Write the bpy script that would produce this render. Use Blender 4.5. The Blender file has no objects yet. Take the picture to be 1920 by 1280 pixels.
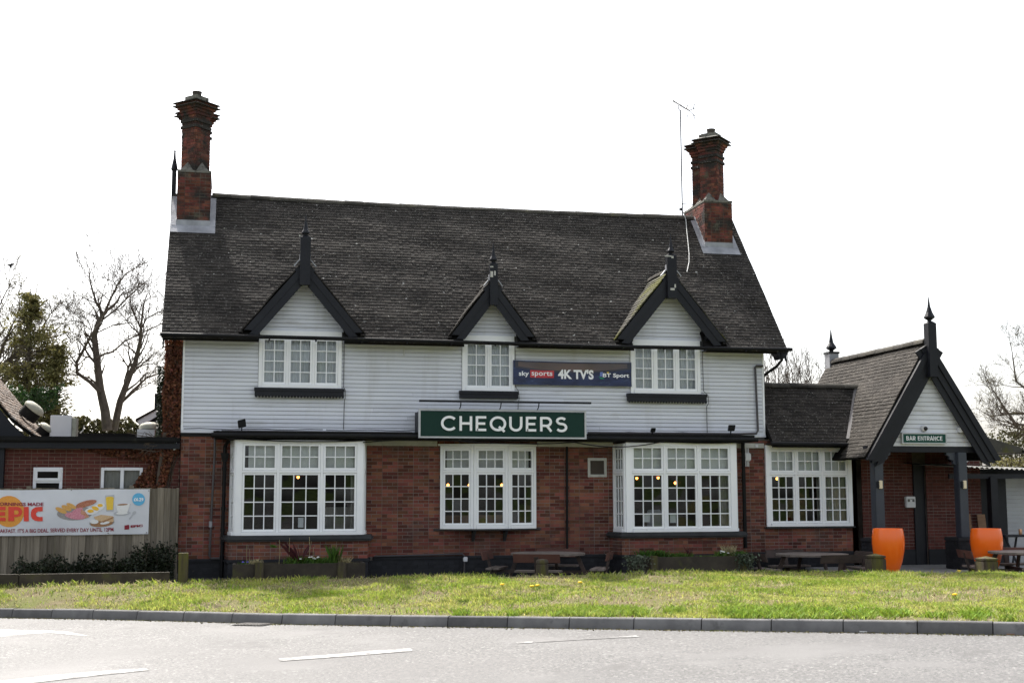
import bpy, bmesh, math, random
import numpy as np
from mathutils import Vector, Matrix
R = math.radians
rng = random.Random(7)
nrng = np.random.default_rng(11)
S = bpy.context.scene
COL = S.collection

# ------------------------------------------------------------------ camera
YAW, PITCH, ROLL, FPX = R(12.463), R(6.797), R(0.118), 2411.0
CAM = Vector((0.945, -27.757, 1.6))
_cy, _sy = math.cos(YAW), math.sin(YAW)
FW = Vector((_sy*math.cos(PITCH), _cy*math.cos(PITCH), math.sin(PITCH)))
_r = Vector((_cy, -_sy, 0)); _d = -_r.cross(FW)
RT = _r*math.cos(ROLL) + _d*math.sin(ROLL)
DN = _d*math.cos(ROLL) - _r*math.sin(ROLL)
cd = bpy.data.cameras.new('camera'); cam = bpy.data.objects.new('camera', cd); COL.objects.link(cam)
cam.matrix_world = Matrix(((RT.x, -DN.x, -FW.x, CAM.x), (RT.y, -DN.y, -FW.y, CAM.y), (RT.z, -DN.z, -FW.z, CAM.z), (0, 0, 0, 1)))
cd.sensor_width = 36; cd.lens = FPX/1920*36; cd.clip_start = .1; cd.clip_end = 3000
cd.dof.use_dof = True; cd.dof.focus_distance = 27.5; cd.dof.aperture_fstop = 2.8
S.camera = cam
def at(px, py, Y):                     # point on the vertical plane y = Y seen at a photo pixel
    d = RT*((px-960)/FPX) + DN*((py-640)/FPX) + FW
    return CAM + d*((Y-CAM.y)/d.y)

# ------------------------------------------------------------------ sky, sun, exposure
SUN_EL, SUN_AZ = R(51.3), R(-16)       # azimuth from +y (behind the house), negative = to the left
w = bpy.data.worlds.new('World'); S.world = w; w.use_nodes = True
nt = w.node_tree; nt.nodes.clear()
sky = nt.nodes.new('ShaderNodeTexSky'); sky.sky_type = 'NISHITA'; sky.sun_disc = False
sky.sun_elevation = SUN_EL; sky.sun_rotation = SUN_AZ
sky.air_density = 1.0; sky.dust_density = 4.0; sky.ozone_density = 1.0
hsv = nt.nodes.new('ShaderNodeHueSaturation'); hsv.inputs['Saturation'].default_value = .38   # thin bright cloud
bg = nt.nodes.new('ShaderNodeBackground'); bg.inputs['Strength'].default_value = .12
out = nt.nodes.new('ShaderNodeOutputWorld')
nt.links.new(sky.outputs[0], hsv.inputs['Color']); nt.links.new(hsv.outputs[0], bg.inputs['Color']); nt.links.new(bg.outputs[0], out.inputs['Surface'])
sl = bpy.data.lights.new('sun', 'SUN'); sl.energy = 3.0; sl.angle = R(1.2); sl.color = (1, .95, .88)
so = bpy.data.objects.new('sun', sl); COL.objects.link(so)
SD = Vector((math.sin(SUN_AZ)*math.cos(SUN_EL), math.cos(SUN_AZ)*math.cos(SUN_EL), math.sin(SUN_EL)))
so.rotation_euler = SD.to_track_quat('Z', 'Y').to_euler(); so.location = SD*60
vs = S.view_settings; vs.view_transform = 'Standard'; vs.look = 'None'; vs.gamma = 1; vs.use_curve_mapping = False
vs.exposure = 1.46
S.cycles.use_denoising = True; S.cycles.max_bounces = 8; S.cycles.transparent_max_bounces = 16

# ------------------------------------------------------------------ materials
def mat(name, c1, c2=None, scale=4, rough=.8, rnd=0, bump=0, bscale=60, spec=.4, metal=0, detail=5, stretch=(1, 1, 1), layers=(), lo=.35, hi=.65, hue=0, brand=0):
    m = bpy.data.materials.new(name); m.use_nodes = True; t = m.node_tree; N = t.nodes; L = t.links
    b = N['Principled BSDF']; b.inputs['Roughness'].default_value = rough; b.inputs['Specular IOR Level'].default_value = spec; b.inputs['Metallic'].default_value = metal
    g = N.new('ShaderNodeNewGeometry'); mp = N.new('ShaderNodeMapping'); mp.inputs['Scale'].default_value = stretch
    L.new(g.outputs['Position'], mp.inputs['Vector'])
    def noise(sc, det=detail, r=.6):
        n = N.new('ShaderNodeTexNoise'); n.inputs['Scale'].default_value = sc; n.inputs['Detail'].default_value = det; n.inputs['Roughness'].default_value = r
        L.new(mp.outputs[0], n.inputs['Vector']); return n
    def ramp(src, a, bb, ca=(0, 0, 0, 1), cb=(1, 1, 1, 1)):
        r = N.new('ShaderNodeValToRGB'); r.color_ramp.elements[0].position = a; r.color_ramp.elements[1].position = bb
        r.color_ramp.elements[0].color = ca; r.color_ramp.elements[1].color = cb; L.new(src, r.inputs[0]); return r
    c2 = c2 or c1
    cur = ramp(noise(scale).outputs['Fac'], lo, hi, (*c1, 1), (*c2, 1)).outputs[0]
    rsock = None
    if rnd or hue or brand:
        oi = N.new('ShaderNodeObjectInfo'); ad = N.new('ShaderNodeMath'); ad.operation = 'ADD'
        L.new(oi.outputs['Random'], ad.inputs[0]); L.new(g.outputs['Random Per Island'], ad.inputs[1])
        fr = N.new('ShaderNodeMath'); fr.operation = 'FRACT'; L.new(ad.outputs[0], fr.inputs[0]); rsock = fr.outputs[0]
    if rnd:
        mr = N.new('ShaderNodeMapRange'); mr.inputs['To Min'].default_value = 1-rnd; mr.inputs['To Max'].default_value = 1+rnd; L.new(rsock, mr.inputs['Value'])
        h = N.new('ShaderNodeHueSaturation'); L.new(cur, h.inputs['Color']); L.new(mr.outputs[0], h.inputs['Value'])
        if hue:
            m2 = N.new('ShaderNodeMath'); m2.operation = 'MULTIPLY'; m2.inputs[1].default_value = 7.31; L.new(rsock, m2.inputs[0])
            f2 = N.new('ShaderNodeMath'); f2.operation = 'FRACT'; L.new(m2.outputs[0], f2.inputs[0])
            r2 = N.new('ShaderNodeMapRange'); r2.inputs['To Min'].default_value = .5-hue; r2.inputs['To Max'].default_value = .5+hue; L.new(f2.outputs[0], r2.inputs['Value']); L.new(r2.outputs[0], h.inputs['Hue'])
        cur = h.outputs[0]
    for ly in layers:
        col, a, bb, sc, det = ly[:5]; nz = noise(sc, det)
        if len(ly) > 5:
            m3 = N.new('ShaderNodeMapping'); m3.inputs['Scale'].default_value = ly[5]; L.new(g.outputs['Position'], m3.inputs['Vector']); L.new(m3.outputs[0], nz.inputs['Vector'])
        mk = ramp(nz.outputs['Fac'], a, bb)
        mx = N.new('ShaderNodeMix'); mx.data_type = 'RGBA'; L.new(mk.outputs[0], mx.inputs['Factor']); L.new(cur, mx.inputs['A']); mx.inputs['B'].default_value = (*col, 1)
        cur = mx.outputs['Result']
    L.new(cur, b.inputs['Base Color'])
    if bump:
        bp = N.new('ShaderNodeBump'); bp.inputs['Strength'].default_value = bump; bp.inputs['Distance'].default_value = .01
        L.new(noise(bscale, 6).outputs['Fac'], bp.inputs['Height']); L.new(bp.outputs[0], b.inputs['Normal'])
    return m
def glass(name, tint=(.90, .92, .92), refl=.72):
    m = bpy.data.materials.new(name); m.use_nodes = True; t = m.node_tree; N = t.nodes; L = t.links; N.remove(N['Principled BSDF'])
    tr = N.new('ShaderNodeBsdfTransparent'); tr.inputs[0].default_value = (*tint, 1)
    gl = N.new('ShaderNodeBsdfGlossy'); gl.inputs['Roughness'].default_value = .015
    gg = N.new('ShaderNodeNewGeometry'); n = N.new('ShaderNodeTexNoise'); n.inputs['Scale'].default_value = 1.1; n.inputs['Detail'].default_value = 1; L.new(gg.outputs['Position'], n.inputs['Vector'])
    bp = N.new('ShaderNodeBump'); bp.inputs['Strength'].default_value = .25; bp.inputs['Distance'].default_value = .05; L.new(n.outputs['Fac'], bp.inputs['Height']); L.new(bp.outputs[0], gl.inputs['Normal'])
    fr = N.new('ShaderNodeFresnel'); fr.inputs['IOR'].default_value = 1.5
    mu = N.new('ShaderNodeMath'); mu.operation = 'MULTIPLY'; mu.inputs[1].default_value = refl; L.new(fr.outputs[0], mu.inputs[0])
    mx = N.new('ShaderNodeMixShader'); L.new(mu.outputs[0], mx.inputs[0]); L.new(tr.outputs[0], mx.inputs[1]); L.new(gl.outputs[0], mx.inputs[2])
    L.new(mx.outputs[0], N['Material Output'].inputs['Surface']); return m
def emit(name, col, st):
    m = bpy.data.materials.new(name); m.use_nodes = True; b = m.node_tree.nodes['Principled BSDF']
    b.inputs['Base Color'].default_value = (*col, 1); b.inputs['Emission Color'].default_value = (*col, 1); b.inputs['Emission Strength'].default_value = st; return m
M = {}
M['board'] = mat('white_board_paint', (.635, .65, .695), (.695, .71, .75), 1.3, .55, rnd=.06, bump=.15, bscale=25, stretch=(.6, 1, 2.4), layers=[((.46, .45, .43), .58, .84, 1.7, 9), ((.50, .495, .48), .55, .85, 1.0, 4, (1.6, 1, .25)), ((.25, .235, .21), .69, .79, 5.5, 7)])
M['white'] = mat('white_gloss_paint', (.86, .87, .88), (.90, .905, .91), 3, .35, rnd=.03, bump=.06, bscale=30, layers=[((.45, .43, .39), .69, .85, 7, 8)])
M['cream'] = mat('cream_paint', (.42, .41, .37), (.50, .49, .45), 3, .6, bump=.1, layers=[((.22, .2, .17), .6, .8, 4, 8)])
M['brick'] = mat('red_brick', (.118, .044, .031), (.20, .075, .049), .8, .85, rnd=.5, hue=.016, bump=.5, bscale=90, spec=.2, layers=[((.075, .052, .045), .52, .72, 1.3, 7), ((.24, .085, .045), .60, .74, 2.6, 5), ((.27, .22, .195), .64, .84, 3.4, 9)])
M['brick_new'] = mat('smooth_red_brick', (.080, .026, .021), (.108, .034, .027), 1.5, .8, rnd=.22, bump=.3, bscale=120, spec=.2)
M['brick_soot'] = mat('sooty_chimney_brick', (.115, .038, .027), (.165, .055, .037), 2, .9, rnd=.5, hue=.012, bump=.6, bscale=80, spec=.2, layers=[((.032, .028, .025), .42, .60, 2.6, 7), ((.11, .10, .07), .60, .76, 3, 8)])
M['mortar'] = mat('lime_mortar', (.10, .08, .068), (.26, .225, .20), .9, .95, bump=.4, spec=.1)
M['mortar_new'] = mat('pale_mortar', (.17, .12, .095), (.22, .165, .135), 4, .95, bump=.3, spec=.1)
M['mortar_soot'] = mat('sooty_mortar', (.06, .05, .045), (.15, .13, .11), 3, .95, spec=.1)
M['black_brick'] = mat('black_painted_brick', (.018, .0185, .0215), (.026, .027, .030), 3, .65, spec=.2, rnd=.2, bump=.4, bscale=60, layers=[((.09, .085, .075), .68, .82, 5, 8)])
M['tile'] = mat('weathered_clay_roof_tile', (.0265, .0228, .0195), (.039, .034, .0295), .9, .9, rnd=.38, bump=.7, bscale=70, spec=.25,
                layers=[((.017, .0155, .0135), .56, .72, 2.1, 7), ((.075, .066, .03), .70, .84, .55, 7), ((.20, .192, .172), .60, .68, 26, 5), ((.50, .49, .45), .70, .735, 10, 3)])
M['tile_lit'] = mat('sunlit_lichened_roof_tile', (.030, .0262, .022), (.046, .040, .034), 1.2, .9, rnd=.3, bump=.8, bscale=60, spec=.2,  # lichened copy of the roof tile, base lightened for the sunlit porch slope
                    layers=[((.03, .027, .023), .56, .72, 3, 7), ((.17, .16, .14), .58, .72, 22, 4)])
M['tile_moss'] = mat('mossy_roof_tile', (.045, .043, .036), (.075, .07, .06), 1, .9, rnd=.35, bump=.8, bscale=60, spec=.2,
                     layers=[((.10, .10, .02), .48, .62, 1.1, 7), ((.30, .29, .26), .67, .74, 19, 4)])
M['gap'] = mat('dirty_lap_shadow_gap', (.10, .10, .105), (.15, .15, .155), 3, .9)  # dirty dark backing, coloured to draw the shadow line under each board lap
M['deck'] = mat('dark_roof_felt', (.015, .014, .013), rough=.95, spec=.1)
M['ridge'] = mat('ridge_tile', (.045, .042, .038), (.085, .078, .065), 2, .9, rnd=.3, bump=.8, bscale=50, spec=.2, layers=[((.14, .13, .05), .62, .76, 2, 7), ((.34, .33, .29), .66, .74, 15, 4)])
M['black'] = mat('black_gloss_timber', (.009, .0096, .0135), (.0135, .0145, .019), 2, .5, spec=.25, rnd=.1, bump=.12, bscale=25, layers=[((.12, .115, .105), .735, .80, 4, 9)])
M['slate_paint'] = mat('slate_grey_paint', (.032, .037, .050), (.042, .048, .063), 3, .4, bump=.1, bscale=30)
M['iron'] = mat('black_cast_iron', (.005, .005, .006), (.009, .0088, .0086), 4, .55, spec=.2, bump=.2, layers=[((.06, .065, .03), .66, .8, 3, 7)])
M['pipe'] = mat('grey_pipe_paint', (.055, .05, .052), (.075, .068, .068), 3, .5, layers=[((.16, .15, .04), .70, .8, 2, 5)])
M['sillstone'] = mat('charcoal_painted_stone', (.036, .037, .039), (.052, .053, .055), 3, .65, spec=.2, bump=.3)
M['lead'] = mat('lead_flashing', (.24, .245, .26), (.36, .365, .39), 3, .55, metal=.25, bump=.3, bscale=20)
M['stone'] = mat('mossy_cap_stone', (.13, .125, .105), (.21, .2, .175), 5, .95, bump=.8, bscale=40, layers=[((.05, .048, .04), .52, .66, 8, 6), ((.20, .18, .04), .66, .78, 5, 6)])
M['pot_clay'] = mat('sooty_clay', (.05, .042, .036), (.09, .075, .06), 4, .9, bump=.4)
M['glass'] = glass('window_glass')
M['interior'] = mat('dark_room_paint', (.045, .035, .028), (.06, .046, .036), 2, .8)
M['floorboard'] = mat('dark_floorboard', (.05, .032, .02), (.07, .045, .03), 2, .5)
M['blind'] = mat('grey_roller_blind', (.72, .72, .69), (.78, .78, .75), 1.5, .9)
M['net'] = mat('net_curtain', (.66, .67, .70), (.76, .77, .80), 9, .95, stretch=(4, 4, .6))
M['drape'] = mat('beige_curtain', (.30, .28, .25), (.38, .36, .33), 9, .95, stretch=(4, 4, .4))
M['bulb'] = emit('warm_lamp_glow', (1, .33, .07), 3.5)
M['red_shade'] = mat('red_lamp_shade', (.45, .03, .03), rough=.4)
M['sign_green'] = mat('dark_green_sign_face', (.005, .032, .024), (.006, .036, .027), 2, .5, spec=.2)
M['sign_green2'] = mat('mid_green_sign_face', (.010, .060, .044), (.011, .065, .048), 2, .5, spec=.2)
M['alu'] = mat('aluminium_sign_frame', (.42, .43, .44), (.5, .51, .52), 6, .4, metal=.3)
M['letter'] = mat('white_letter', (.92, .92, .93), rough=.35)
M['pvc'] = mat('white_pvc', (.70, .71, .73), (.76, .77, .79), 2, .35)
M['fence'] = mat('grey_weathered_wood', (.17, .145, .108), (.26, .225, .175), 2.2, .9, rnd=.38, bump=.6, bscale=25, spec=.15, stretch=(14, 14, .7), layers=[((.10, .105, .04), .64, .82, .35, 6)])
M['sleeper'] = mat('dark_creosoted_wood', (.030, .024, .017), (.055, .045, .03), 4, .85, rnd=.15, bump=.6, bscale=25, layers=[((.07, .068, .022), .58, .76, 3, 7)])
M['post_wood'] = mat('mossy_post_wood', (.045, .035, .024), (.075, .06, .042), 5, .9, bump=.6, bscale=30, stretch=(6, 6, 1), layers=[((.105, .10, .02), .46, .64, .7, 6)])
M['table_wood'] = mat('weathered_table_wood', (.12, .096, .08), (.18, .15, .13), 4, .75, rnd=.15, bump=.4, bscale=30, stretch=(2, 2, 2))
M['table_dark'] = mat('dark_stained_wood', (.035, .025, .021), (.06, .04, .033), 4, .7, rnd=.2, bump=.3, bscale=30)
M['table_red'] = mat('red_stained_wood', (.075, .030, .022), (.10, .042, .03), 4, .7, rnd=.12, bump=.3, bscale=30)
M['orange'] = mat('orange_glazed_plastic', (.95, .150, .008), (.96, .16, .010), 1, .22, spec=.5)
M['asphalt'] = mat('worn_asphalt', (.092, .090, .087), (.118, .115, .111), .5, .72, bump=.9, bscale=55, spec=.5, layers=[((.036, .035, .034), .52, .61, 28, 4), ((.25, .246, .238), .56, .65, 23, 4), ((.135, .132, .128), .52, .66, .45, 4), ((.088, .085, .083), .45, .75, .3, 5), ((.075, .072, .07), .60, .72, 1.1, 8)])
M['road_paint'] = mat('worn_road_paint', (.27, .265, .255), (.34, .335, .32), 3, .7, bump=.5, bscale=60, layers=[((.125, .122, .118), .50, .62, 9, 8)])
M['kerb'] = mat('concrete_kerb', (.10, .098, .096), (.15, .147, .142), 3, .85, rnd=.28, bump=.5, bscale=90, layers=[((.05, .048, .043), .58, .78, 4, 7)])
M['patio'] = mat('grey_concrete_slab', (.19, .185, .175), (.25, .245, .235), 1.5, .85, rnd=.1, bump=.4, bscale=60, layers=[((.10, .095, .085), .58, .76, 2, 7)])
M['soil'] = mat('verge_soil', (.13, .105, .06), (.12, .13, .04), 1.3, .95, bump=1, bscale=40, spec=.1, layers=[((.17, .14, .085), .54, .68, 3.1, 7), ((.06, .045, .03), .60, .74, 1.9, 7)])
M['ground'] = mat('field_grass', (.045, .07, .018), (.07, .095, .028), .2, .95, spec=.1)
def leafmat(name, c1, c2, rnd=.35, hue=.02, rough=.6, trans=.3, layers=()):
    m = mat(name, c1, c2, .8, rough, rnd=rnd, hue=hue, spec=.25, layers=layers)
    t = m.node_tree; b = t.nodes['Principled BSDF']; o = t.nodes['Material Output']
    tl = t.nodes.new('ShaderNodeBsdfTranslucent'); mx = t.nodes.new('ShaderNodeMixShader'); mx.inputs[0].default_value = trans
    t.links.new(b.inputs['Base Color'].links[0].from_socket, tl.inputs[0])
    t.links.new(b.outputs[0], mx.inputs[1]); t.links.new(tl.outputs[0], mx.inputs[2]); t.links.new(mx.outputs[0], o.inputs['Surface']); return m
M['grass'] = leafmat('grass_blade', (.24, .34, .038), (.44, .45, .12), .55, .03, .5, .45, layers=[((.085, .15, .018), .54, .66, 3.0, 5), ((.50, .46, .20), .62, .74, 1.6, 6)])
M['coarse'] = leafmat('coarse_blade', (.19, .29, .032), (.27, .35, .06), .45, .02)
M['straw'] = leafmat('dry_grass_blade', (.46, .40, .24), (.38, .33, .18), .35, .01, .7, .35)
M['rust_leaf'] = leafmat('rust_brown_leaf', (.17, .062, .03), (.11, .042, .024), .6, .015, .5, .25)
M['dark_leaf'] = leafmat('dark_evergreen_leaf', (.012, .018, .008), (.024, .032, .014), .4, .02, .45, .15)
M['bright_leaf'] = leafmat('bright_green_leaf', (.05, .115, .015), (.08, .15, .025), .35, .02, .5, .3)
M['ivy_leaf'] = leafmat('variegated_ivy_leaf', (.16, .18, .13), (.05, .075, .04), .5, .02, .5, .2)
M['olive_leaf'] = leafmat('olive_conifer_leaf', (.18, .165, .055), (.13, .12, .042), .5, .015, .7, .3)
M['bud_leaf'] = leafmat('olive_bud', (.16, .145, .05), (.12, .11, .045), .4, .015, .7, .3)
M['hedge_leaf'] = leafmat('hedge_leaf', (.045, .05, .018), (.07, .065, .022), .45, .02, .7, .2)
M['bark'] = mat('grey_brown_bark', (.085, .07, .055), (.13, .11, .088), 6, .95, bump=.8, bscale=25, spec=.1, layers=[((.10, .095, .04), .55, .75, 1.5, 6)])
M['twig'] = mat('brown_twig', (.075, .058, .045), (.11, .088, .07), 6, .95, spec=.1)
M['purple_leaf'] = leafmat('purple_strap_leaf', (.06, .015, .02), (.09, .025, .03), .3, .01)
M['flower_white'] = mat('white_petal', (.75, .75, .72), rough=.7)
M['flower_yellow'] = mat('yellow_petal', (.85, .55, .01), rough=.7)
M['flower_blue'] = mat('violet_petal', (.10, .08, .45), rough=.7)
M['shutter'] = mat('grey_roller_shutter', (.30, .31, .33), (.36, .37, .39), 2, .5, metal=.1)
M['corrugated'] = mat('mossy_corrugated_sheet', (.13, .13, .125), (.2, .2, .19), 3, .8, layers=[((.07, .075, .02), .52, .7, 2.5, 6)])
M['plywood'] = mat('raw_plywood', (.21, .12, .07), (.27, .16, .09), 3, .8, stretch=(1, 1, 6))
M['vent_white'] = mat('off_white_steel', (.60, .60, .61), (.66, .66, .67), 2, .45)
M['vent_old'] = mat('weathered_fibreglass', (.30, .30, .24), (.42, .41, .33), 4, .7, layers=[((.14, .14, .10), .55, .75, 5, 6)])
M['felt'] = mat('black_roof_edge', (.007, .0068, .0065), (.012, .0115, .0108), 3, .7, spec=.15, layers=[((.07, .07, .045), .63, .8, 2, 7)])
M['bird'] = mat('black_feather', (.01, .01, .012), rough=.6)
M['steel'] = mat('galvanised_steel', (.35, .35, .36), (.45, .45, .46), 8, .45, metal=.5)
M['cable'] = mat('black_cable', (.012, .012, .013), rough=.5)
M['cable_white'] = mat('white_cable', (.6, .6, .58), rough=.6)
M['dome'] = mat('black_dome', (.01, .01, .012), rough=.1)
M['faint_paint'] = mat('faint_worn_paint', (.16, .157, .152), (.20, .197, .19), 2, .7, layers=[((.118, .115, .111), .40, .55, 7, 8)])
M['aerial'] = mat('dark_aerial_metal', (.05, .05, .052), rough=.5)
M['grate'] = mat('cast_iron_grate', (.045, .043, .042), (.07, .065, .06), 9, .6, metal=.4)
# ------------------------------------------------------------------ builders
ROOTLOC = {}
def tag(o, label=None, cat=None, group=None, kind=None):
    if label: o['label'] = label
    if cat: o['category'] = cat
    if group: o['group'] = group
    if kind: o['kind'] = kind
    return o
def thing(name, label, cat, loc=(0, 0, 0), group=None, rz=0):
    o = bpy.data.objects.new(name, None); COL.objects.link(o); o.location = loc; o.rotation_euler = (0, 0, rz); o.empty_display_size = .2
    tag(o, label, cat, group); ROOTLOC[o.name] = Vector(loc); return o
class MB:
    def __init__(s): s.v = []; s.f = []
    def poly(s, pts, faces):
        n = len(s.v); s.v += [tuple(p) for p in pts]; s.f += [tuple(i+n for i in f) for f in faces]; return s
    def hexa(s, c):                    # 8 corners: bottom 0-3 ccw, top 4-7
        return s.poly(c, [(3, 2, 1, 0), (4, 5, 6, 7), (0, 1, 5, 4), (1, 2, 6, 5), (2, 3, 7, 6), (3, 0, 4, 7)])
    def box(s, x0, x1, y0, y1, z0, z1):
        return s.hexa([(x0, y0, z0), (x1, y0, z0), (x1, y1, z0), (x0, y1, z0), (x0, y0, z1), (x1, y0, z1), (x1, y1, z1), (x0, y1, z1)])
    def obox(s, c, a, b, d):           # centre and three half-axis vectors
        c, a, b, d = Vector(c), Vector(a), Vector(b), Vector(d)
        return s.hexa([c-a-b-d, c+a-b-d, c+a+b-d, c-a+b-d, c-a-b+d, c+a-b+d, c+a+b+d, c-a+b+d])
    def bar(s, p, q, w, h, up=(0, 0, 1)):  # rectangular bar from p to q, w across, h along up
        p, q = Vector(p), Vector(q); d = q-p; u = Vector(up); x = d.cross(u)
        if x.length < 1e-6: x = d.cross(Vector((1, 0, 0)))
        x.normalize(); z = x.cross(d).normalized()
        return s.obox((p+q)/2, x*(w/2), d/2, z*(h/2))
    def prism(s, pts, vec):            # planar polygon swept along vec
        vec = Vector(vec); n = len(pts); a = [Vector(p) for p in pts]; b = [p+vec for p in a]
        return s.poly(a+b, [tuple(range(n-1, -1, -1)), tuple(range(n, 2*n))]+[(i, (i+1) % n, (i+1) % n+n, i+n) for i in range(n)])
    def tube(s, path, r, n=8, cap=True):
        path = [Vector(p) for p in path]; rs = r if isinstance(r, (list, tuple)) else [r]*len(path); rings = []; prev = None
        for i, p in enumerate(path):
            d = (path[min(i+1, len(path)-1)]-path[max(i-1, 0)])
            if d.length < 1e-9: d = Vector((0, 0, 1))
            d.normalize()
            if prev is None: x = d.cross(Vector((0, 0, 1)) if abs(d.z) < .9 else Vector((1, 0, 0))).normalized()
            else:
                x = prev-d*prev.dot(d); x = x.normalized() if x.length > 1e-6 else d.orthogonal().normalized()
            prev = x; y = d.cross(x)
            rings.append([p+(x*math.cos(2*math.pi*k/n)+y*math.sin(2*math.pi*k/n))*rs[i] for k in range(n)])
        fs = []
        for i in range(len(path)-1):
            for k in range(n): fs.append((i*n+k, i*n+(k+1) % n, (i+1)*n+(k+1) % n, (i+1)*n+k))
        if cap: fs += [tuple(range(n-1, -1, -1)), tuple((len(path)-1)*n+k for k in range(n))]
        return s.poly([p for r_ in rings for p in r_], fs)
    def lathe(s, c, prof, n=20, close=False):    # prof = [(r, z)]
        c = Vector(c); pts = []; fs = []
        for r_, z in prof: pts += [c+Vector((r_*math.cos(2*math.pi*k/n), r_*math.sin(2*math.pi*k/n), z)) for k in range(n)]
        for i in range(len(prof)-1):
            for k in range(n): fs.append((i*n+k, i*n+(k+1) % n, (i+1)*n+(k+1) % n, (i+1)*n+k))
        fs += [tuple(range(n-1, -1, -1)), tuple((len(prof)-1)*n+k for k in range(n))]
        return s.poly(pts, fs)
    def build(s, name, m, parent=None, smooth=False, bevel=0, root=None):
        off = Vector((0, 0, 0))
        if parent is not None:
            r_ = parent
            while r_.parent: r_ = r_.parent
            off = ROOTLOC.get(r_.name, off)
        me = bpy.data.meshes.new(name); me.from_pydata([(p[0]-off.x, p[1]-off.y, p[2]-off.z) for p in s.v], [], s.f)
        me.materials.append(M[m] if isinstance(m, str) else m)
        if bevel:
            bm = bmesh.new(); bm.from_mesh(me)
            bmesh.ops.bevel(bm, geom=[e for e in bm.edges if len(e.link_faces) == 2 and e.calc_face_angle(0) > .5], offset=bevel, segments=2, affect='EDGES', clamp_overlap=True)
            bm.to_mesh(me); bm.free()
        if smooth:
            me.shade_smooth() if hasattr(me, 'shade_smooth') else None
            try: me.set_sharp_from_angle(angle=R(40))
            except Exception: pass
        o = bpy.data.objects.new(name, me); COL.objects.link(o); o.parent = parent; return o
def npmesh(name, V, F, m, parent=None, kind=None):      # numpy triangles / quads
    off = np.zeros(3)
    if parent is not None:
        r_ = parent
        while r_.parent: r_ = r_.parent
        off = np.array(ROOTLOC.get(r_.name, (0, 0, 0)))
    V = np.asarray(V, np.float32)-off.astype(np.float32); F = np.asarray(F, np.int32); k = F.shape[1]
    me = bpy.data.meshes.new(name); me.vertices.add(len(V)); me.vertices.foreach_set('co', V.ravel())
    me.loops.add(F.size); me.loops.foreach_set('vertex_index', F.ravel()); me.polygons.add(len(F))
    me.polygons.foreach_set('loop_start', np.arange(0, F.size, k, dtype=np.int32)); me.update(calc_edges=True); me.validate()
    me.materials.append(M[m] if isinstance(m, str) else m)
    o = bpy.data.objects.new(name, me); COL.objects.link(o); o.parent = parent
    if kind: o['kind'] = kind
    return o
def one(mb, name, m, label, cat, group=None, **k):      # a thing that is a single mesh
    return tag(mb.build(name, m, **k), label, cat, group)
def leaves(P, size, flat=0, elong=1.4, rg=nrng, nrm=None):   # bent-quad leaves round the points P -> V, F
    P = np.asarray(P, float); n = len(P); sz = size*(.6+.8*rg.random(n))
    a = rg.normal(size=(n, 3))
    if nrm is not None: a = a*flat_mix(flat)+np.asarray(nrm)
    a /= np.linalg.norm(a, axis=1)[:, None]
    t = rg.normal(size=(n, 3)); t -= (t*a).sum(1)[:, None]*a; t /= np.linalg.norm(t, axis=1)[:, None]; b = np.cross(a, t)
    h = sz[:, None]/2
    V = np.stack([P-t*h*elong, P+b*h*.75, P+t*h*elong+a*h*.3, P-b*h*.75], 1).reshape(-1, 3)
    return V, np.arange(4*n).reshape(n, 4)
def flat_mix(f): return max(.05, 1-f)
def wall_panels(mb, x0, x1, z0, z1, y0, y1, holes):
    xs = sorted({x0, x1, *[min(max(h[i], x0), x1) for h in holes for i in (0, 1)]}); 
    for a, b in zip(xs, xs[1:]):
        if b-a < 1e-4: continue
        cuts = sorted([(h[2], h[3]) for h in holes if h[0] <= a+1e-6 and h[1] >= b-1e-6]); z = z0
        for c, d in cuts:
            if c > z+1e-4: mb.box(a, b, y0, y1, z, min(c, z1))
            z = max(z, d)
        if z < z1-1e-4: mb.box(a, b, y0, y1, z, z1)
    return mb
def text_mesh(txt, bold=0.0, shear=0.0, spacing=1.0):
    c = bpy.data.curves.new('t', 'FONT'); c.body = txt; c.offset = bold; c.shear = shear; c.space_character = spacing; c.resolution_u = 3
    o = bpy.data.objects.new('t', c); COL.objects.link(o); dg = bpy.context.evaluated_depsgraph_get()
    me = bpy.data.meshes.new_from_object(o.evaluated_get(dg)); V = np.array([v.co[:] for v in me.vertices]); F = [tuple(p.vertices) for p in me.polygons]
    bpy.data.objects.remove(o); bpy.data.curves.remove(c); bpy.data.meshes.remove(me); return V, F
def text(mb, txt, x0, x1, z0, z1, surf, bold=0.0, shear=0.0, keep=False, spacing=1.0, capbox=None):   # flat lettering fitted to a box; surf(x, z) -> (x, y, z)
    V, F = text_mesh(txt, bold, shear, spacing); lo = V.min(0); hi = V.max(0)
    u = (V[:, 0]-lo[0])/(hi[0]-lo[0]); v = (V[:, 1]-lo[1])/(hi[1]-lo[1])
    mb.poly([surf(x0+(x1-x0)*a, z0+(z1-z0)*b) for a, b in zip(u, v)], F); return mb
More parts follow.
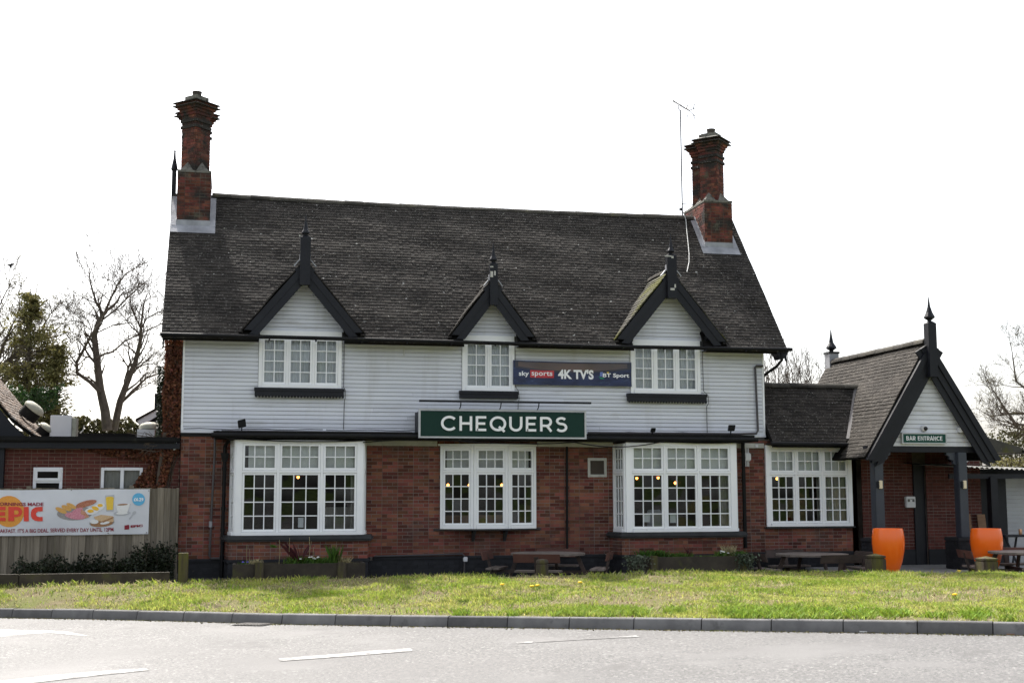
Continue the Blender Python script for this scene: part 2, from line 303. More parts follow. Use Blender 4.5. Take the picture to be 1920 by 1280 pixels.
# stroke lettering for the big signs: unit height, list of polylines, width
def arc(cx, cy, rx, ry, a0, a1, n=18): return [(cx+rx*math.cos(R(a0+(a1-a0)*i/n)), cy+ry*math.sin(R(a0+(a1-a0)*i/n))) for i in range(n+1)]
STROKES = {
 'C': (.92, [arc(.5, .5, .43, .43, 42, 318, 26)]), 'H': (.82, [[(.1, 0), (.1, 1)], [(.72, 0), (.72, 1)], [(.1, .5), (.72, .5)]]),
 'E': (.72, [[(.1, 0), (.1, 1)], [(.1, .93), (.66, .93)], [(.1, .5), (.6, .5)], [(.1, .07), (.66, .07)]]),
 'Q': (1.0, [arc(.5, .5, .43, .43, 0, 360, 32), [(.56, .3), (.9, -.04)]]), 'U': (.86, [[(.1, 1), (.1, .4)]+arc(.43, .4, .33, .34, 180, 360, 16)+[(.76, 1)]]),
 'R': (.82, [[(.1, 0), (.1, 1)], [(.1, .93), (.42, .93)]+arc(.42, .66, .27, .27, 90, -90, 12)+[(.1, .39)], [(.44, .4), (.72, 0)]]),
 'S': (.74, [arc(.37, .73, .26, .2, 30, 270, 18)+arc(.37, .285, .29, .245, 90, -148, 18)[1:]]),
 'B': (.8, [[(.1, 0), (.1, 1)], [(.1, .93), (.4, .93)]+arc(.4, .725, .22, .205, 90, -90, 10)+[(.1, .52)], [(.4, .52)]+arc(.42, .295, .25, .225, 90, -90, 10)+[(.1, .07)]]),
 'A': (.9, [[(.05, 0), (.45, 1), (.85, 0)], [(.2, .3), (.7, .3)]]), 'N': (.86, [[(.1, 0), (.1, 1), (.74, 0), (.74, 1)]]), 'T': (.74, [[(.02, .93), (.7, .93)], [(.36, 0), (.36, .93)]]), ' ': (.42, []),
}
def stroke_text(mb, txt, x0, x1, z0, z1, y, depth, sw):
    adv = []; x = 0
    for ch in txt: adv.append(x); x += STROKES[ch][0]+.16
    tot = x-.16; H = z1-z0; sx = (x1-x0)/tot; k = 0
    for ch, a in zip(txt, adv):
        for pl in STROKES[ch][1]:
            pl = [q_ for i_, q_ in enumerate(pl) if i_ == 0 or abs(q_[0]-pl[i_-1][0])+abs(q_[1]-pl[i_-1][1]) > 1e-5]
            p = [Vector((x0+(a+px)*sx, z0+pz*H)) for px, pz in pl]; hw = sw/2; Ls = []; Rs = []; closed = (p[0]-p[-1]).length < 1e-4; k += 1; yy = y-.0006*(k % 3)
            for i, q in enumerate(p):
                if closed: d0 = (p[i]-p[i-1 if i else -2]).normalized(); d1 = (p[(i+1) if i+1 < len(p) else 1]-p[i]).normalized()
                else: d0 = (p[i]-p[i-1]).normalized() if i else (p[1]-p[0]).normalized(); d1 = (p[i+1]-p[i]).normalized() if i+1 < len(p) else d0
                t = (d0+d1).normalized(); nn = Vector((-t.y, t.x)); m_ = hw/max(.5, nn.dot(Vector((-d0.y, d0.x)))); Ls.append(q+nn*m_); Rs.append(q-nn*m_)
            n = len(p); P = []
            for i in range(n): P += [(Ls[i].x, yy, Ls[i].y), (Rs[i].x, yy, Rs[i].y), (Ls[i].x, yy+depth, Ls[i].y), (Rs[i].x, yy+depth, Rs[i].y)]
            fs = []
            for i in range(n-1):
                b = 4*i; c = b+4; fs += [(b, b+1, c+1, c), (b+2, c+2, c+3, b+3), (b, c, c+2, b+2), (b+1, b+3, c+3, c+1)]
            if not closed: fs += [(0, 2, 3, 1), (4*n-4, 4*n-3, 4*n-1, 4*n-2)]
            mb.poly(P, fs)
    return mb
# bricks: laid course by course; the nearest become parts, the rest one joined mesh
def lay_bricks(org, ux, L, z0, z1, holes, shift=0, proud=.004, dep=.03):
    org = Vector(org); ux = Vector(ux).normalized(); n = Vector((ux.y, -ux.x, 0)); out = []; C = .075; k = 0; z = z0
    while z < z1-.03:
        h = min(.065, z1-z-.008)
        u = -(.056+.0 if (k+shift) % 2 else .168); i = 0
        while u < L:
            l = .2155 if (i % 2 == 0) else .103
            a, b = max(u, 0), min(u+l, L); u += l+.0095; i += 1
            segs = [(a, b)]
            for hx0, hx1, hz0, hz1 in holes:
                if z+h > hz0+.01 and z < hz1-.01:
                    ns = []
                    for s0, s1 in segs:
                        if hx1 <= s0 or hx0 >= s1: ns.append((s0, s1)); continue
                        if hx0 > s0: ns.append((s0, hx0))
                        if hx1 < s1: ns.append((hx1, s1))
                    segs = ns
            for s0, s1 in segs:
                if s1-s0 < .03: continue
                j = rng.uniform(-.0018, .0018)
                out.append((org+ux*((s0+s1)/2)+n*(proud+j-dep/2)+Vector((0, 0, z+h/2+rng.uniform(-.0012, .0012))), ux, n, (s1-s0)/2, dep/2, h/2))
        z += C; k += 1
    return out
UNIT = {}
def unit_box(name, m):
    if (name, m) not in UNIT:
        mb = MB().box(-1, 1, -1, 1, -1, 1); me = bpy.data.meshes.new(name); me.from_pydata(mb.v, [], mb.f); me.materials.append(M[m]); UNIT[(name, m)] = me
    return UNIT[(name, m)]
def place_pieces(pieces, name, m, parent, limit, joined='', sortkey=None):
    """pieces: (centre, ux, n, hu, hn, hz) oriented boxes"""
    r_ = parent
    while r_.parent: r_ = r_.parent
    off = ROOTLOC.get(r_.name, Vector((0, 0, 0)))
    order = sorted(pieces, key=lambda p: (p[0]-CAM).length) if len(pieces) > limit else pieces
    for c, ux, n, hu, hn, hz in order[:limit]:
        o = bpy.data.objects.new(name, unit_box(name, m)); COL.objects.link(o); o.parent = parent
        o.matrix_local = Matrix(((ux.x*hu, -n.x*hn, ux.cross(n).x*-hz, c.x-off.x), (ux.y*hu, -n.y*hn, ux.cross(n).y*-hz, c.y-off.y), (ux.z*hu, -n.z*hn, ux.cross(n).z*-hz, c.z-off.z), (0, 0, 0, 1)))
    rest = order[limit:]
    if rest:
        mb = MB()
        for c, ux, n, hu, hn, hz in rest: mb.obox(c, ux*hu, -n*hn, (ux.cross(n))*-hz)
        o = mb.build(joined or name+'_courses', m, parent); o['kind'] = 'stuff'
def lay_tiles(o, u, v, W, L, clip=None, gauge=.1, tw=.165, wave=.012, jit=1.0):
    o, u, v = Vector(o), Vector(u).normalized(), Vector(v).normalized(); n = u.cross(v); 
    if n.z < 0: n = -n
    out = []; rows = int(L/gauge)
    for r_ in range(rows):
        k0 = -1 if r_ % 2 else 0
        for k in range(k0, int(W/tw)+1):
            a = k*tw+(tw/2 if r_ % 2 else 0); b = a+tw
            a, b = max(a, 0), min(b, W)
            if b-a < .03: continue
            c = o+u*((a+b)/2)+v*(r_*gauge+gauge*.62)
            if clip and not clip(c): continue
            wv = wave*(math.sin(c.x*1.3+c.y*2)+math.sin(c.x*3.1+r_*.21)+.6*math.sin(r_*.6+c.x*.7))*.5
            lift = .004*rng.random()*jit; tl = R(5.8+rng.uniform(-.8, 1.0)*jit); yw = R(rng.gauss(0, .8)*jit); sl = rng.gauss(0, .0028)*jit
            if rng.random() < .012: sl -= .02*jit
            uu = u*math.cos(yw)+v*math.sin(yw); vv = v*math.cos(yw)-u*math.sin(yw); vv2 = vv*math.cos(tl)-n*math.sin(tl); nn = uu.cross(vv2)
            if nn.z < 0: nn = -nn
            out.append((c+n*(.018+wv+lift)+v*sl, uu, nn, (b-a)/2-.0022, .0095, gauge*.62+.012))
    return out
# ------------------------------------------------------------------ ground, road, kerb, verge, paving
KERB = [(-2.525, -4.452), (-1.832, -4.957), (-1.135, -5.463), (-.404, -6.053), (.332, -6.646), (1.071, -7.309), (1.799, -7.918), (2.546, -8.461), (3.286, -9.001), (4.037, -9.515), (4.787, -10.029), (5.533, -10.551), (6.282, -11.074), (7.04, -11.59), (7.791, -12.103), (8.529, -12.621), (9.257, -13.135), (9.952, -13.664)]
def kz(i): return -.434+.36*i/17
pre = []; x, y = KERB[0]
for i in range(1, 9):
    a = R(min(36, 36-2*i)); x -= .915*math.cos(a); y += .915*math.sin(a); pre.append((x, y, kz(-i)))
KB = pre[::-1]+[(x, y, kz(i)) for i, (x, y) in enumerate(KERB)]
x, y = KERB[-1]
for i in range(1, 26): x += .915*math.cos(R(36.5)); y -= .915*math.sin(R(36.5)); KB.append((x, y, kz(17+i)))
KB = [Vector(p) for p in KB]
KDIR = Vector((math.cos(R(-36.2)), math.sin(R(-36.2)), 0)); KNRM = Vector((KDIR.y, -KDIR.x, 0))   # towards the road
def road_z(p): return -.434+.0233*((p[0]+2.525)*KDIR.x+(p[1]+4.452)*KDIR.y)
g = MB(); g.poly([(-900, -900, -1.6), (900, -900, -1.6), (900, 900, -1.6), (-900, 900, -1.6)], [(0, 1, 2, 3)])
tag(g.build('ground', 'ground'), kind='structure')
rd = MB(); cols = 8
for i, p in enumerate(KB):
    for j in range(cols):
        q = p-KNRM*.15+KNRM*(j*26/(cols-1)); rd.v.append((q.x, q.y, p.z))
for i in range(len(KB)-1):
    for j in range(cols-1):
        a = i*cols+j; rd.f.append((a, a+cols, a+cols+1, a+1))
ROAD = tag(rd.build('road', 'asphalt'), kind='structure')
def roadpt(px, py):
    d = RT*((px-960)/FPX) + DN*((py-640)/FPX) + FW; t = 12
    for _ in range(30):
        q = CAM+d*t; t += (road_z(q)-q.z)/d.z*.9
    return CAM+d*t
def marking(name, pts, dz=.004):
    P = [roadpt(*p) for p in pts]; mb = MB(); mb.poly([(p.x, p.y, road_z(p)+dz) for p in P], [tuple(range(len(P)))])
    return tag(mb.build(name, 'road_paint', ROAD))
marking('dashed_line', [(522, 1234), (640, 1225), (700, 1219), (768, 1215), (774, 1218), (772, 1220), (650, 1230), (526, 1239)])
marking('dashed_line', [(-60, 1283), (0, 1276), (120, 1263), (270, 1252), (281, 1256), (200, 1264), (60, 1280), (0, 1291)])
marking('dashed_line', [(968, 1203.5), (1000, 1201.5), (998, 1204.5), (970, 1206)]); marking('dashed_line', [(1160, 1193), (1192, 1190.5), (1199, 1193.5), (1166, 1195)])
tag(MB().poly([(p.x, p.y, road_z(p)+.003) for p in (roadpt(1002, 1202), roadpt(1080, 1197.5), roadpt(1158, 1193), roadpt(1160, 1195), roadpt(1080, 1199.5), roadpt(1004, 1204))], [(0, 1, 2, 3, 4, 5)]).build('worn_line', 'faint_paint', ROAD))
marking('turning_arrow', [(-80, 1186), (0, 1183), (90, 1181.5), (125, 1183), (168, 1192), (130, 1190), (95, 1186), (60, 1188), (0, 1194), (-80, 1200)])
marking('turning_arrow', [(-80, 1178), (60, 1181), (120, 1182.4), (90, 1184), (-80, 1186)], .006)
# kerb stones
kr = thing('kerb', None, None, (0, 0, 0)); tag(kr, kind='structure')
for i in range(len(KB)-1):
    p, q = KB[i], KB[i+1]; d = (q-p).normalized(); nn = Vector((d.y, -d.x, 0)).normalized(); p = p+d*.007; q = q-d*.007; h = .15+rng.uniform(-.004, .004)
    if i > 0: p = p+nn*rng.uniform(-.004, .004)
    prof = [(-.13, -.25), (0.012, -.25), (.006, .02), (-.018, h-.022), (-.03, h-.006), (-.05, h), (-.13, h-.002)]
    a = [p+nn*o_+Vector((0, 0, z)) for o_, z in prof]; b = [q+nn*o_+Vector((0, 0, z)) for o_, z in prof]; n = len(prof)
    mb = MB(); mb.poly(a+b, [tuple(range(n)), tuple(range(2*n-1, n-1, -1))]+[(k, k+n, (k+1) % n+n, (k+1) % n) for k in range(n)])
    mb.build('kerb_stone', 'kerb', kr, smooth=True)
# verge: from kerb back to a crest in front of the patio
CR = [(-2.8, -2.78, -.005), (-.15, -3.05, .05), (1.2, -3.45, .085), (3.6, -3.9, .12), (5.08, -4.0, .135), (7.63, -4.0, .128), (9.76, -4.0, .107), (13.0, -4.2, .09), (16.1, -4.8, .05), (18, -5.4, .05)]
cs = [p[0] for p in CR]; 
def crest(x): return np.interp(x, cs, [p[1] for p in CR]), np.interp(x, cs, [p[2] for p in CR])
def vpoint(i, t):                      # i: kerb index (float), t 0 kerb .. 1 crest .. 1.15 behind
    k = max(0, min(len(KB)-1.001, i)); a = int(k); f = k-a; p = KB[a].lerp(KB[a+1], f); ki = i-8
    cx = -2.8+(p.x+2.525)*1.52
    if ki < 0: cx = p.x-.3
    cyy, cz = crest(cx); cz -= .045
    if ki > 17: cx = 16.1+(ki-17)*.25; cyy = -4.8-(ki-17)*.1; cz = .005
    kb = p+Vector((-KNRM.x*.12, -KNRM.y*.12, .138))
    tt = min(t, 1); q = Vector((kb.x+(cx-kb.x)*tt, kb.y+(cyy-kb.y)*tt, kb.z+(cz-kb.z)*(tt**.85)))
    q.z += (.03*math.sin(q.x*1.1+q.y*.7)+.02*math.sin(q.x*2.7-q.y*1.9)+.014*math.sin(q.x*6.1+q.y*5))*min(1, 3*tt)*min(1, 3.5*(1-tt)+.35)
    if t > 1: q.y += (t-1)*8; q.z -= max(0, (t-1.06))*6
    return q
NI, NT = 200, 44
vb = MB()
for a in range(NI+1):
    for b in range(NT+1): vb.v.append(tuple(vpoint(a/NI*(len(KB)-1), 1.14*b/NT)))
for a in range(NI):
    for b in range(NT): k = a*(NT+1)+b; vb.f.append((k, k+NT+1, k+NT+2, k+1))
VERGE = tag(vb.build('grass_verge', 'soil', smooth=True), kind='structure')
pv = MB(); pv.prism([(-16, -2.4, -.7), (0, -2.45, -.7), (4, -3.3, -.7), (14, -4.0, -.7), (18, -5.2, -.7), (40, -6, -.7), (40, 40, -.7), (-16, 40, -.7)], (0, 0, .37)); PATIO = tag(pv.build('patio', 'patio'), kind='structure')
sb = MB(); sb.box(13.95, 18.6, -2.95, .6, -.329, -.06); tag(sb.build('porch_step', 'patio', bevel=.012), kind='structure')
# ------------------------------------------------------------------ the public house
PUB = thing('public_house', 'two-storey pub of red brick and white boarding with tiled roof and three gabled dormers', 'pub', (6.5, 0, -.33))
BW = (1.13, 3.74); RB = (9.5, 12.08)            # bay fronts
BY = -.58                                       # bay front plane
# openings in the ground-floor front (x0, x1, z0, z1)
GH = [(1.10, 3.77, .60, 2.72), (5.5, 7.56, .88, 2.66), (8.83, 9.21, 2.02, 2.385), (9.46, 12.11, .60, 2.72), (13.06, 15.12, .88, 2.72)]
gw = wall_panels(MB(), 0, 15.17, -.33, 2.86, 0, .25, GH)
GW = gw.build('ground_floor_wall', 'mortar', PUB)
bricks = lay_bricks((0, 0, 0), (1, 0, 0), 15.17, .30, 2.83, [(a-(.08 if z0 < .7 else 0), b+(.08 if z0 < .7 else 0), z0 if z0 > .7 else .3, z1) for a, b, z0, z1 in GH])
blackb = lay_bricks((0, 0, 0), (1, 0, 0), 15.17, -.33, .225, [(1.02, 3.86, -.33, .3), (9.4, 12.2, -.33, .3)], proud=.02)
for (a, b) in (BW, RB):                         # brick aprons below the bays
    pts = [(a-.2, 0), (a-.11, BY-.03), (b+.11, BY-.03), (b+.2, 0)]
    mb = MB(); mb.prism([(x, y, -.33) for x, y in pts], (0, 0, .995)); mb.build('bay_apron_wall', 'mortar', PUB)
    for k in range(3):
        p, q = Vector((*pts[k], 0)), Vector((*pts[k+1], 0)); L = (q-p).length
        bricks += lay_bricks(p, q-p, L, .30, .66, [], shift=k % 2)
        blackb += lay_bricks(p, q-p, L, -.33, .225, [], shift=k % 2, proud=.02)
    cop = [(a-.24, 0), (a-.15, BY-.07), (b+.15, BY-.07), (b+.24, 0)]
    MB().prism([(x, y, .225) for x, y in cop], (0, 0, .075)).build('plinth_capping', 'black_brick', PUB, bevel=.02)
    cop = [(a-.30, .02), (a-.17, BY-.14), (b+.20, BY-.14), (b+.30, .02)]
    MB().prism([(x, y, .665) for x, y in cop], (0, 0, .115)).build('bay_stone_sill', 'sillstone', PUB, bevel=.035, smooth=True)
for x0, x1 in ((-.012, .9), (4.02, 9.2), (12.4, 15.18)): MB().box(x0, x1, -.045, .05, .225, .295).build('plinth_capping', 'black_brick', PUB, bevel=.02)
place_pieces(bricks, 'brick', 'brick', GW, 300)
for x0, x1 in ((0, 1.02), (3.86, 9.4), (12.2, 15.17)): MB().box(x0, x1, -.012, -.002, -.33, .226).build('plinth_backing', 'black_brick', GW)
for (a, b) in (BW, RB): MB().prism([(a-.205, -.003, -.33), (a-.118, BY-.042, -.33), (b+.118, BY-.042, -.33), (b+.205, -.003, -.33)], (0, 0, .556)).build('plinth_backing', 'black_brick', GW)
mb = MB()
for c, ux, n, hu, hn, hz in blackb: mb.obox(c, ux*hu, -n*hn, (ux.cross(n))*-hz)
tag(mb.build('plinth_brick_courses', 'black_brick', GW), kind='stuff')
# upper wall
WIN_UP = [(1.556, 3.31, 3), (5.95, 7.126, 2), (9.82, 11.49, 3)]
UH = [(a, b, 3.88, 5.12) for a, b, _ in WIN_UP]
uw = wall_panels(MB(), .0, 13.05, 2.86, 5.2, .03, .25, UH)
UW = uw.build('upper_wall', 'gap', PUB)
def boards(x0, x1, z0, z1, y, holes, parent, lim=None, exp=.0868, m='board', joints=True):
    z = z0; k = 0
    while z < z1-.01:
        h = min(exp, z1-z); segs = [(x0, x1)]
        if lim:
            l = lim(z+h*.5)
            if l is None: break
            segs = [l]
        for hx0, hx1, hz0, hz1 in holes:
            if z+h*.6 > hz0 and z+h*.4 < hz1:
                ns = []
                for a, b in segs:
                    if hx1 <= a or hx0 >= b: ns.append((a, b)); continue
                    if hx0 > a+.02: ns.append((a, hx0))
                    if hx1 < b-.02: ns.append((hx1, b))
                segs = ns
        fin = []
        for a, b in segs:
            if joints and b-a > 4.2:
                c = a+(b-a)*rng.uniform(.3, .7); fin += [(a, c-.0015), (c+.0015, b)]
            else: fin.append((a, b))
        for a, b in fin:
            j = rng.uniform(-.002, .002); s1 = rng.uniform(-.0015, .0015)
            MB().hexa([(a, y-.020+j, z+s1), (b, y-.020+j, z-s1), (b, y+.008, z), (a, y+.008, z), (a, y-.006, z+h-.0085), (b, y-.006, z+h-.0085), (b, y+.008, z+h-.0085), (a, y+.008, z+h-.0085)]).build('weatherboard', m, parent)
        z += exp; k += 1
boards(.03, 13.02, 2.955, 4.93, .02, [(a-.005, b+.005, 3.82, 5.2) for a, b, _ in WIN_UP], UW)
MB().box(-.012, .03, -.012, .06, 2.945, 4.95).build('corner_board', 'white', PUB); MB().box(13.02, 13.06, -.012, .06, 2.945, 4.95).build('corner_board', 'white', PUB)
mb = MB(); mb.box(-.01, 13.06, -.03, .03, 2.905, 2.952); mb.build('bellmouth_board', 'board', PUB)
# ---- windows
def window(name, label, org, ux, W, z0, z1, lights, transom=None, rows=(2, 4), jamb=.075, head=.075, bottom=.07, mull=.055, sillproj=.03, m='white', wmul=1.0, depth=.07):
    """lights: list of (columns_top, columns_bottom, relative width)"""
    org = Vector((org[0], org[1], 0)); ux = Vector((ux[0], ux[1], 0)).normalized(); n = Vector((ux.y, -ux.x, 0))
    def bx(mb, u0, u1, w0, w1, za, zb): mb.obox(org+ux*((u0+u1)/2)+n*((w0+w1)/2)+Vector((0, 0, (za+zb)/2)), ux*((u1-u0)/2), -n*((w1-w0)/2), Vector((0, 0, (zb-za)/2)))
    fr = MB(); bx(fr, 0, jamb, -depth/2, depth/2, z0, z1); bx(fr, W-jamb, W, -depth/2, depth/2, z0, z1)
    bx(fr, jamb, W-jamb, -depth/2, depth/2, z1-head, z1); bx(fr, jamb, W-jamb, -depth/2, depth/2+sillproj, z0, z0+bottom)
    tot = sum(l[2] for l in lights); inner = W-2*jamb-mull*(len(lights)-1); u = jamb; spans = []
    for i, l in enumerate(lights):
        w = inner*l[2]/tot; spans.append((u, u+w)); u += w
        if i < len(lights)-1: bx(fr, u, u+mull, -depth/2, depth/2-.004, z0+bottom, z1-head); u += mull
    if transom:
        for a, b in spans: bx(fr, a, b, -depth/2, depth/2+.008, transom-.025, transom+.025)
    WN = fr.build(name, m, PUB, bevel=.004)
    if label: WN['label'] = label
    def sash(a, b, za, zb, nc, nr, st=.042):
        s = MB(); g = .004; a += g; b -= g; za += g; zb -= g; w0, w1 = -.03, .022
        bx(s, a, a+st, w0, w1, za, zb); bx(s, b-st, b, w0, w1, za, zb); bx(s, a+st, b-st, w0, w1, zb-st, zb); bx(s, a+st, b-st, w0, w1, za, za+st*1.15)
        ia, ib, iz, jz = a+st, b-st, za+st*1.15, zb-st; bw = .021; cw = (ib-ia-bw*(nc-1))/nc; rh = (jz-iz-bw*(nr-1))/nr
        for c in range(1, nc): x = ia+c*cw+(c-1)*bw; bx(s, x, x+bw, w0+.008, w1-.008, iz, jz)
        for r_ in range(1, nr):
            zz = iz+r_*rh+(r_-1)*bw
            for c in range(nc): x = ia+c*(cw+bw); bx(s, x, x+cw, w0+.008, w1-.010, zz, zz+bw)
        s.build('sash', m, WN, bevel=.003)
        for c in range(nc):
            for r_ in range(nr):
                x = ia+c*(cw+bw); zz = iz+r_*(rh+bw); ta, tb = R(rng.gauss(0, .7)), R(rng.gauss(0, .9)); p = MB(); p.obox(org+ux*(x+cw/2)-n*.004+Vector((0, 0, zz+rh/2)), (ux+n*ta)*(cw/2+.002), -n*.0015, (Vector((0, 0, 1))+n*tb)*(rh/2+.002)); p.build('pane', 'glass', WN)
    for (a, b), (ct, cb, _) in zip(spans, lights):
        if transom: sash(a, b, transom+.025, z1-head, ct, rows[0]); sash(a, b, z0+bottom, transom-.025, cb, rows[1])
        else: sash(a, b, z0+bottom, z1-head, cb, rows[1])
    return WN
ZT = 2.09
window('bay_window', None, (BW[0], BY), (1, 0), BW[1]-BW[0], .785, 2.74, [(3, 3, 1), (4, 3, 1.2), (3, 3, 1)], ZT, jamb=.13, mull=.06)
window('bay_side_window', None, (BW[0]-.09, -.01), (.09, BY+.03), .55, .785, 2.74, [(2, 2, 1)], ZT, jamb=.05)
window('bay_side_window', None, (BW[1], BY+.02), (.09, -BY-.03), .55, .785, 2.74, [(2, 2, 1)], ZT, jamb=.05)
window('bay_window', None, (RB[0], BY), (1, 0), RB[1]-RB[0], .785, 2.74, [(3, 3, 1), (3, 3, 1), (3, 3, 1)], ZT, jamb=.14, mull=.055)
window('bay_side_window', None, (RB[0]-.09, -.01), (.09, BY+.03), .55, .785, 2.72, [(3, 3, 1)], ZT, jamb=.05)
window('bay_side_window', None, (RB[1], BY+.02), (.09, -BY-.03), .55, .785, 2.74, [(2, 2, 1)], ZT, jamb=.05)
CB = [(5.47, -.06), (6.17, -.25), (6.92, -.25), (7.59, -.06)]
for k in range(3):
    p, q = Vector(CB[k]), Vector(CB[k+1]); window('bow_window', None, p, q-p, (q-p).length, .875, 2.66, [(3, 3, 1)], ZT+.02, jamb=.06, head=.06)
MB().prism([(5.33, -.02, .845), (6.13, -.36, .845), (6.96, -.36, .845), (7.73, -.02, .845)], (0, 0, .03)).build('bow_sill', 'sillstone', PUB)
[MB().prism([(x-.03, -.004, .60), (x-.03, -.27, .842), (x-.03, -.004, .842)], (.06, 0, 0)).build('sill_bracket', 'sillstone', PUB) for x in (6.2, 6.9)]
MB().prism([(5.42, -.02, 2.662), (6.15, -.31, 2.662), (6.94, -.31, 2.662), (7.64, -.02, 2.662)], (0, 0, .04)).build('bow_head', 'white', PUB)
window('bar_window', None, (13.02, -.05), (1, 0), 2.14, .87, 2.72, [(3, 3, 1), (3, 3, 1), (3, 3, 1)], ZT-.02, jamb=.10, mull=.05, head=.1)
MB().box(12.98, 15.2, -.13, .02, .83, .867).build('window_sill', 'sillstone', PUB, bevel=.01)
for (a, b, nl) in WIN_UP:
    window('upper_window', None, (a, -.012), (1, 0), b-a, 3.87, 5.10, [(2, 2, 1)]*nl, None, rows=(0, 4), jamb=.075, mull=.05, head=.16)
for (x0, x1, sc) in ((1.472, 3.372, 1), (5.88, 7.21, 0), (9.72, 11.62, 1)):       # black sills, two with scalloped aprons
    mb = MB(); mb.box(x0, x1, -.115, 0, 3.80, 3.868); mb.box(x0+.012, x1-.012, -.10, 0, 3.705, 3.798)
    if sc:
        k = 0; x = x0+.012
        while x < x1-.05:
            mb.prism([(x, -.098, 3.706), (x+.008, -.098, 3.672), (x+.033, -.098, 3.655), (x+.058, -.098, 3.672), (x+.066, -.098, 3.706)], (0, .02, 0)); x += .0675
    mb.build('window_sill', 'black', PUB)
mb = MB(); wall_panels(mb, 8.80, 9.24, 1.99, 2.416, -.02, .02, [(8.86, 9.18, 2.05, 2.356)]); v_ = mb.build('small_vent_window', 'cream', PUB, bevel=.004)
MB().box(8.86, 9.18, .0, .004, 2.05, 2.356).build('pane', 'interior', v_)
# ---- canopy strip between the floors
mb = MB(); mb.hexa([(.66, -.70, 2.90), (12.5, -.70, 2.90), (12.5, 0, 2.90), (.66, 0, 2.90), (.66, -.70, 2.912), (12.5, -.70, 2.912), (12.5, -.0, 2.95), (.66, -.0, 2.95)]); mb.box(.66, 12.5, -.695, -.66, 2.775, 2.899); mb.box(.68, 12.48, -.658, 0, 2.765, 2.785)
mb.build('canopy', 'felt', PUB)
MB().tube([(.62, -.745, 2.83), (6, -.745, 2.822), (12.55, -.745, 2.812)], .05, 10).build('canopy_gutter', 'iron', PUB, smooth=True)
for a, b in ((3.83, 5.4), (7.64, 9.38), (12.2, 13.0)): MB().box(a, b, -.05, 0, 2.655, 2.763).build('frieze_board', 'cream', PUB)
MB().box(-.01, .66, -.035, .0, 2.83, 2.90).build('string_board', 'felt', PUB)
# ---- main roof
SLOPE = 1.18; EY, EZ = -.42, 4.868; RY, RZ = 2.74, 8.6
SL = math.atan(SLOPE); vS = Vector((0, math.cos(SL), math.sin(SL)))
DORM = [(2.475, 1.23, 6.58), (6.575, .91, 6.30), (10.70, 1.28, 6.66)]     # centre x, half width at feet, apex height
FOOT = 5.1
def dz(i, x): c, h, a = DORM[i]; return a-abs(x-c)*(a-FOOT)/h
def zmain(y): return EZ+SLOPE*(y-EY)
X0, X1 = -.445, 13.485
mb = MB(); cuts = [X0+.02]+[v for a_, b_, _ in WIN_UP for v in (a_-.02, b_+.02)]+[X1-.02]
for k in range(len(cuts)-1):
    ys_ = EY+.03 if k % 2 == 0 else .30; zs_ = EZ-.02+SLOPE*(ys_-EY-.03)
    mb.prism([(cuts[k], ys_, zs_), (cuts[k], RY, RZ-.02), (cuts[k], 2*RY-EY-.03, EZ-.02), (cuts[k], 2*RY-EY-.03, EZ-.07), (cuts[k], RY, RZ-.10), (cuts[k], ys_, zs_-.05)], (cuts[k+1]-cuts[k], 0, 0))
ROOF = mb.build('roof', 'deck', PUB)
def chim_clip(c):
    for x0, x1, y0, y1 in ((-.305, .43, 1.95, 3.6), (12.44, 13.17, 1.95, 3.7)):
        if x0 < c.x < x1 and y0 < c.y < y1: return False
    return all(dz(i, c.x) < c.z+.03 for i in range(3))
tiles = lay_tiles((X0, EY-.03, EZ-.03), (1, 0, 0), vS, X1-X0, (RY-EY)/math.cos(SL)+.04, chim_clip)
tiles2 = lay_tiles((X0, 2*RY-EY+.03, EZ-.03), (1, 0, 0), Vector((0, -math.cos(SL), math.sin(SL))), X1-X0, (RY-EY)/math.cos(SL)+.04, lambda c: not(-.305 < c.x < .43 and c.y < 3.6) and not(12.44 < c.x < 13.17 and c.y < 3.7))
def ridge_tiles(p, q, r, m, parent, name='ridge_tile', L=.45, sag=0):
    p, q = Vector(p), Vector(q); n = max(1, round((q-p).length/L)); d = (q-p)/n; dn = d.normalized(); sd = Vector((-dn.y, dn.x, 0)).normalized()
    for i in range(n):
        a = p+d*i-Vector((0, 0, sag*math.sin(math.pi*i/n))); b = p+d*(i+1)*.999-Vector((0, 0, sag*math.sin(math.pi*(i+1)/n))); up = sd.cross(dn); up = up if up.z > 0 else -up
        j = Vector((0, 0, rng.uniform(-.006, .006))); P = []
        for e, rr in ((a, r), (b, r*.97)):
            for k in range(7): an = math.pi*(k/6*1.1-.05); P.append(e+j+sd*math.cos(an)*rr+up*math.sin(an)*rr*.85)
            for k in range(6, -1, -1): an = math.pi*(k/6*1.1-.05); P.append(e+j+sd*math.cos(an)*(rr-.018)+up*math.sin(an)*(rr-.018)*.85)
        mb = MB(); mb.poly(P, [(k, (k+1) % 14, (k+1) % 14+14, k+14) for k in range(14)]+[tuple(range(13, -1, -1)), tuple(range(14, 28))]); mb.build(name, m, parent)
ridge_tiles((.46, RY, RZ-.03), (12.42, RY, RZ-.03), .125, 'ridge', ROOF, sag=.05)
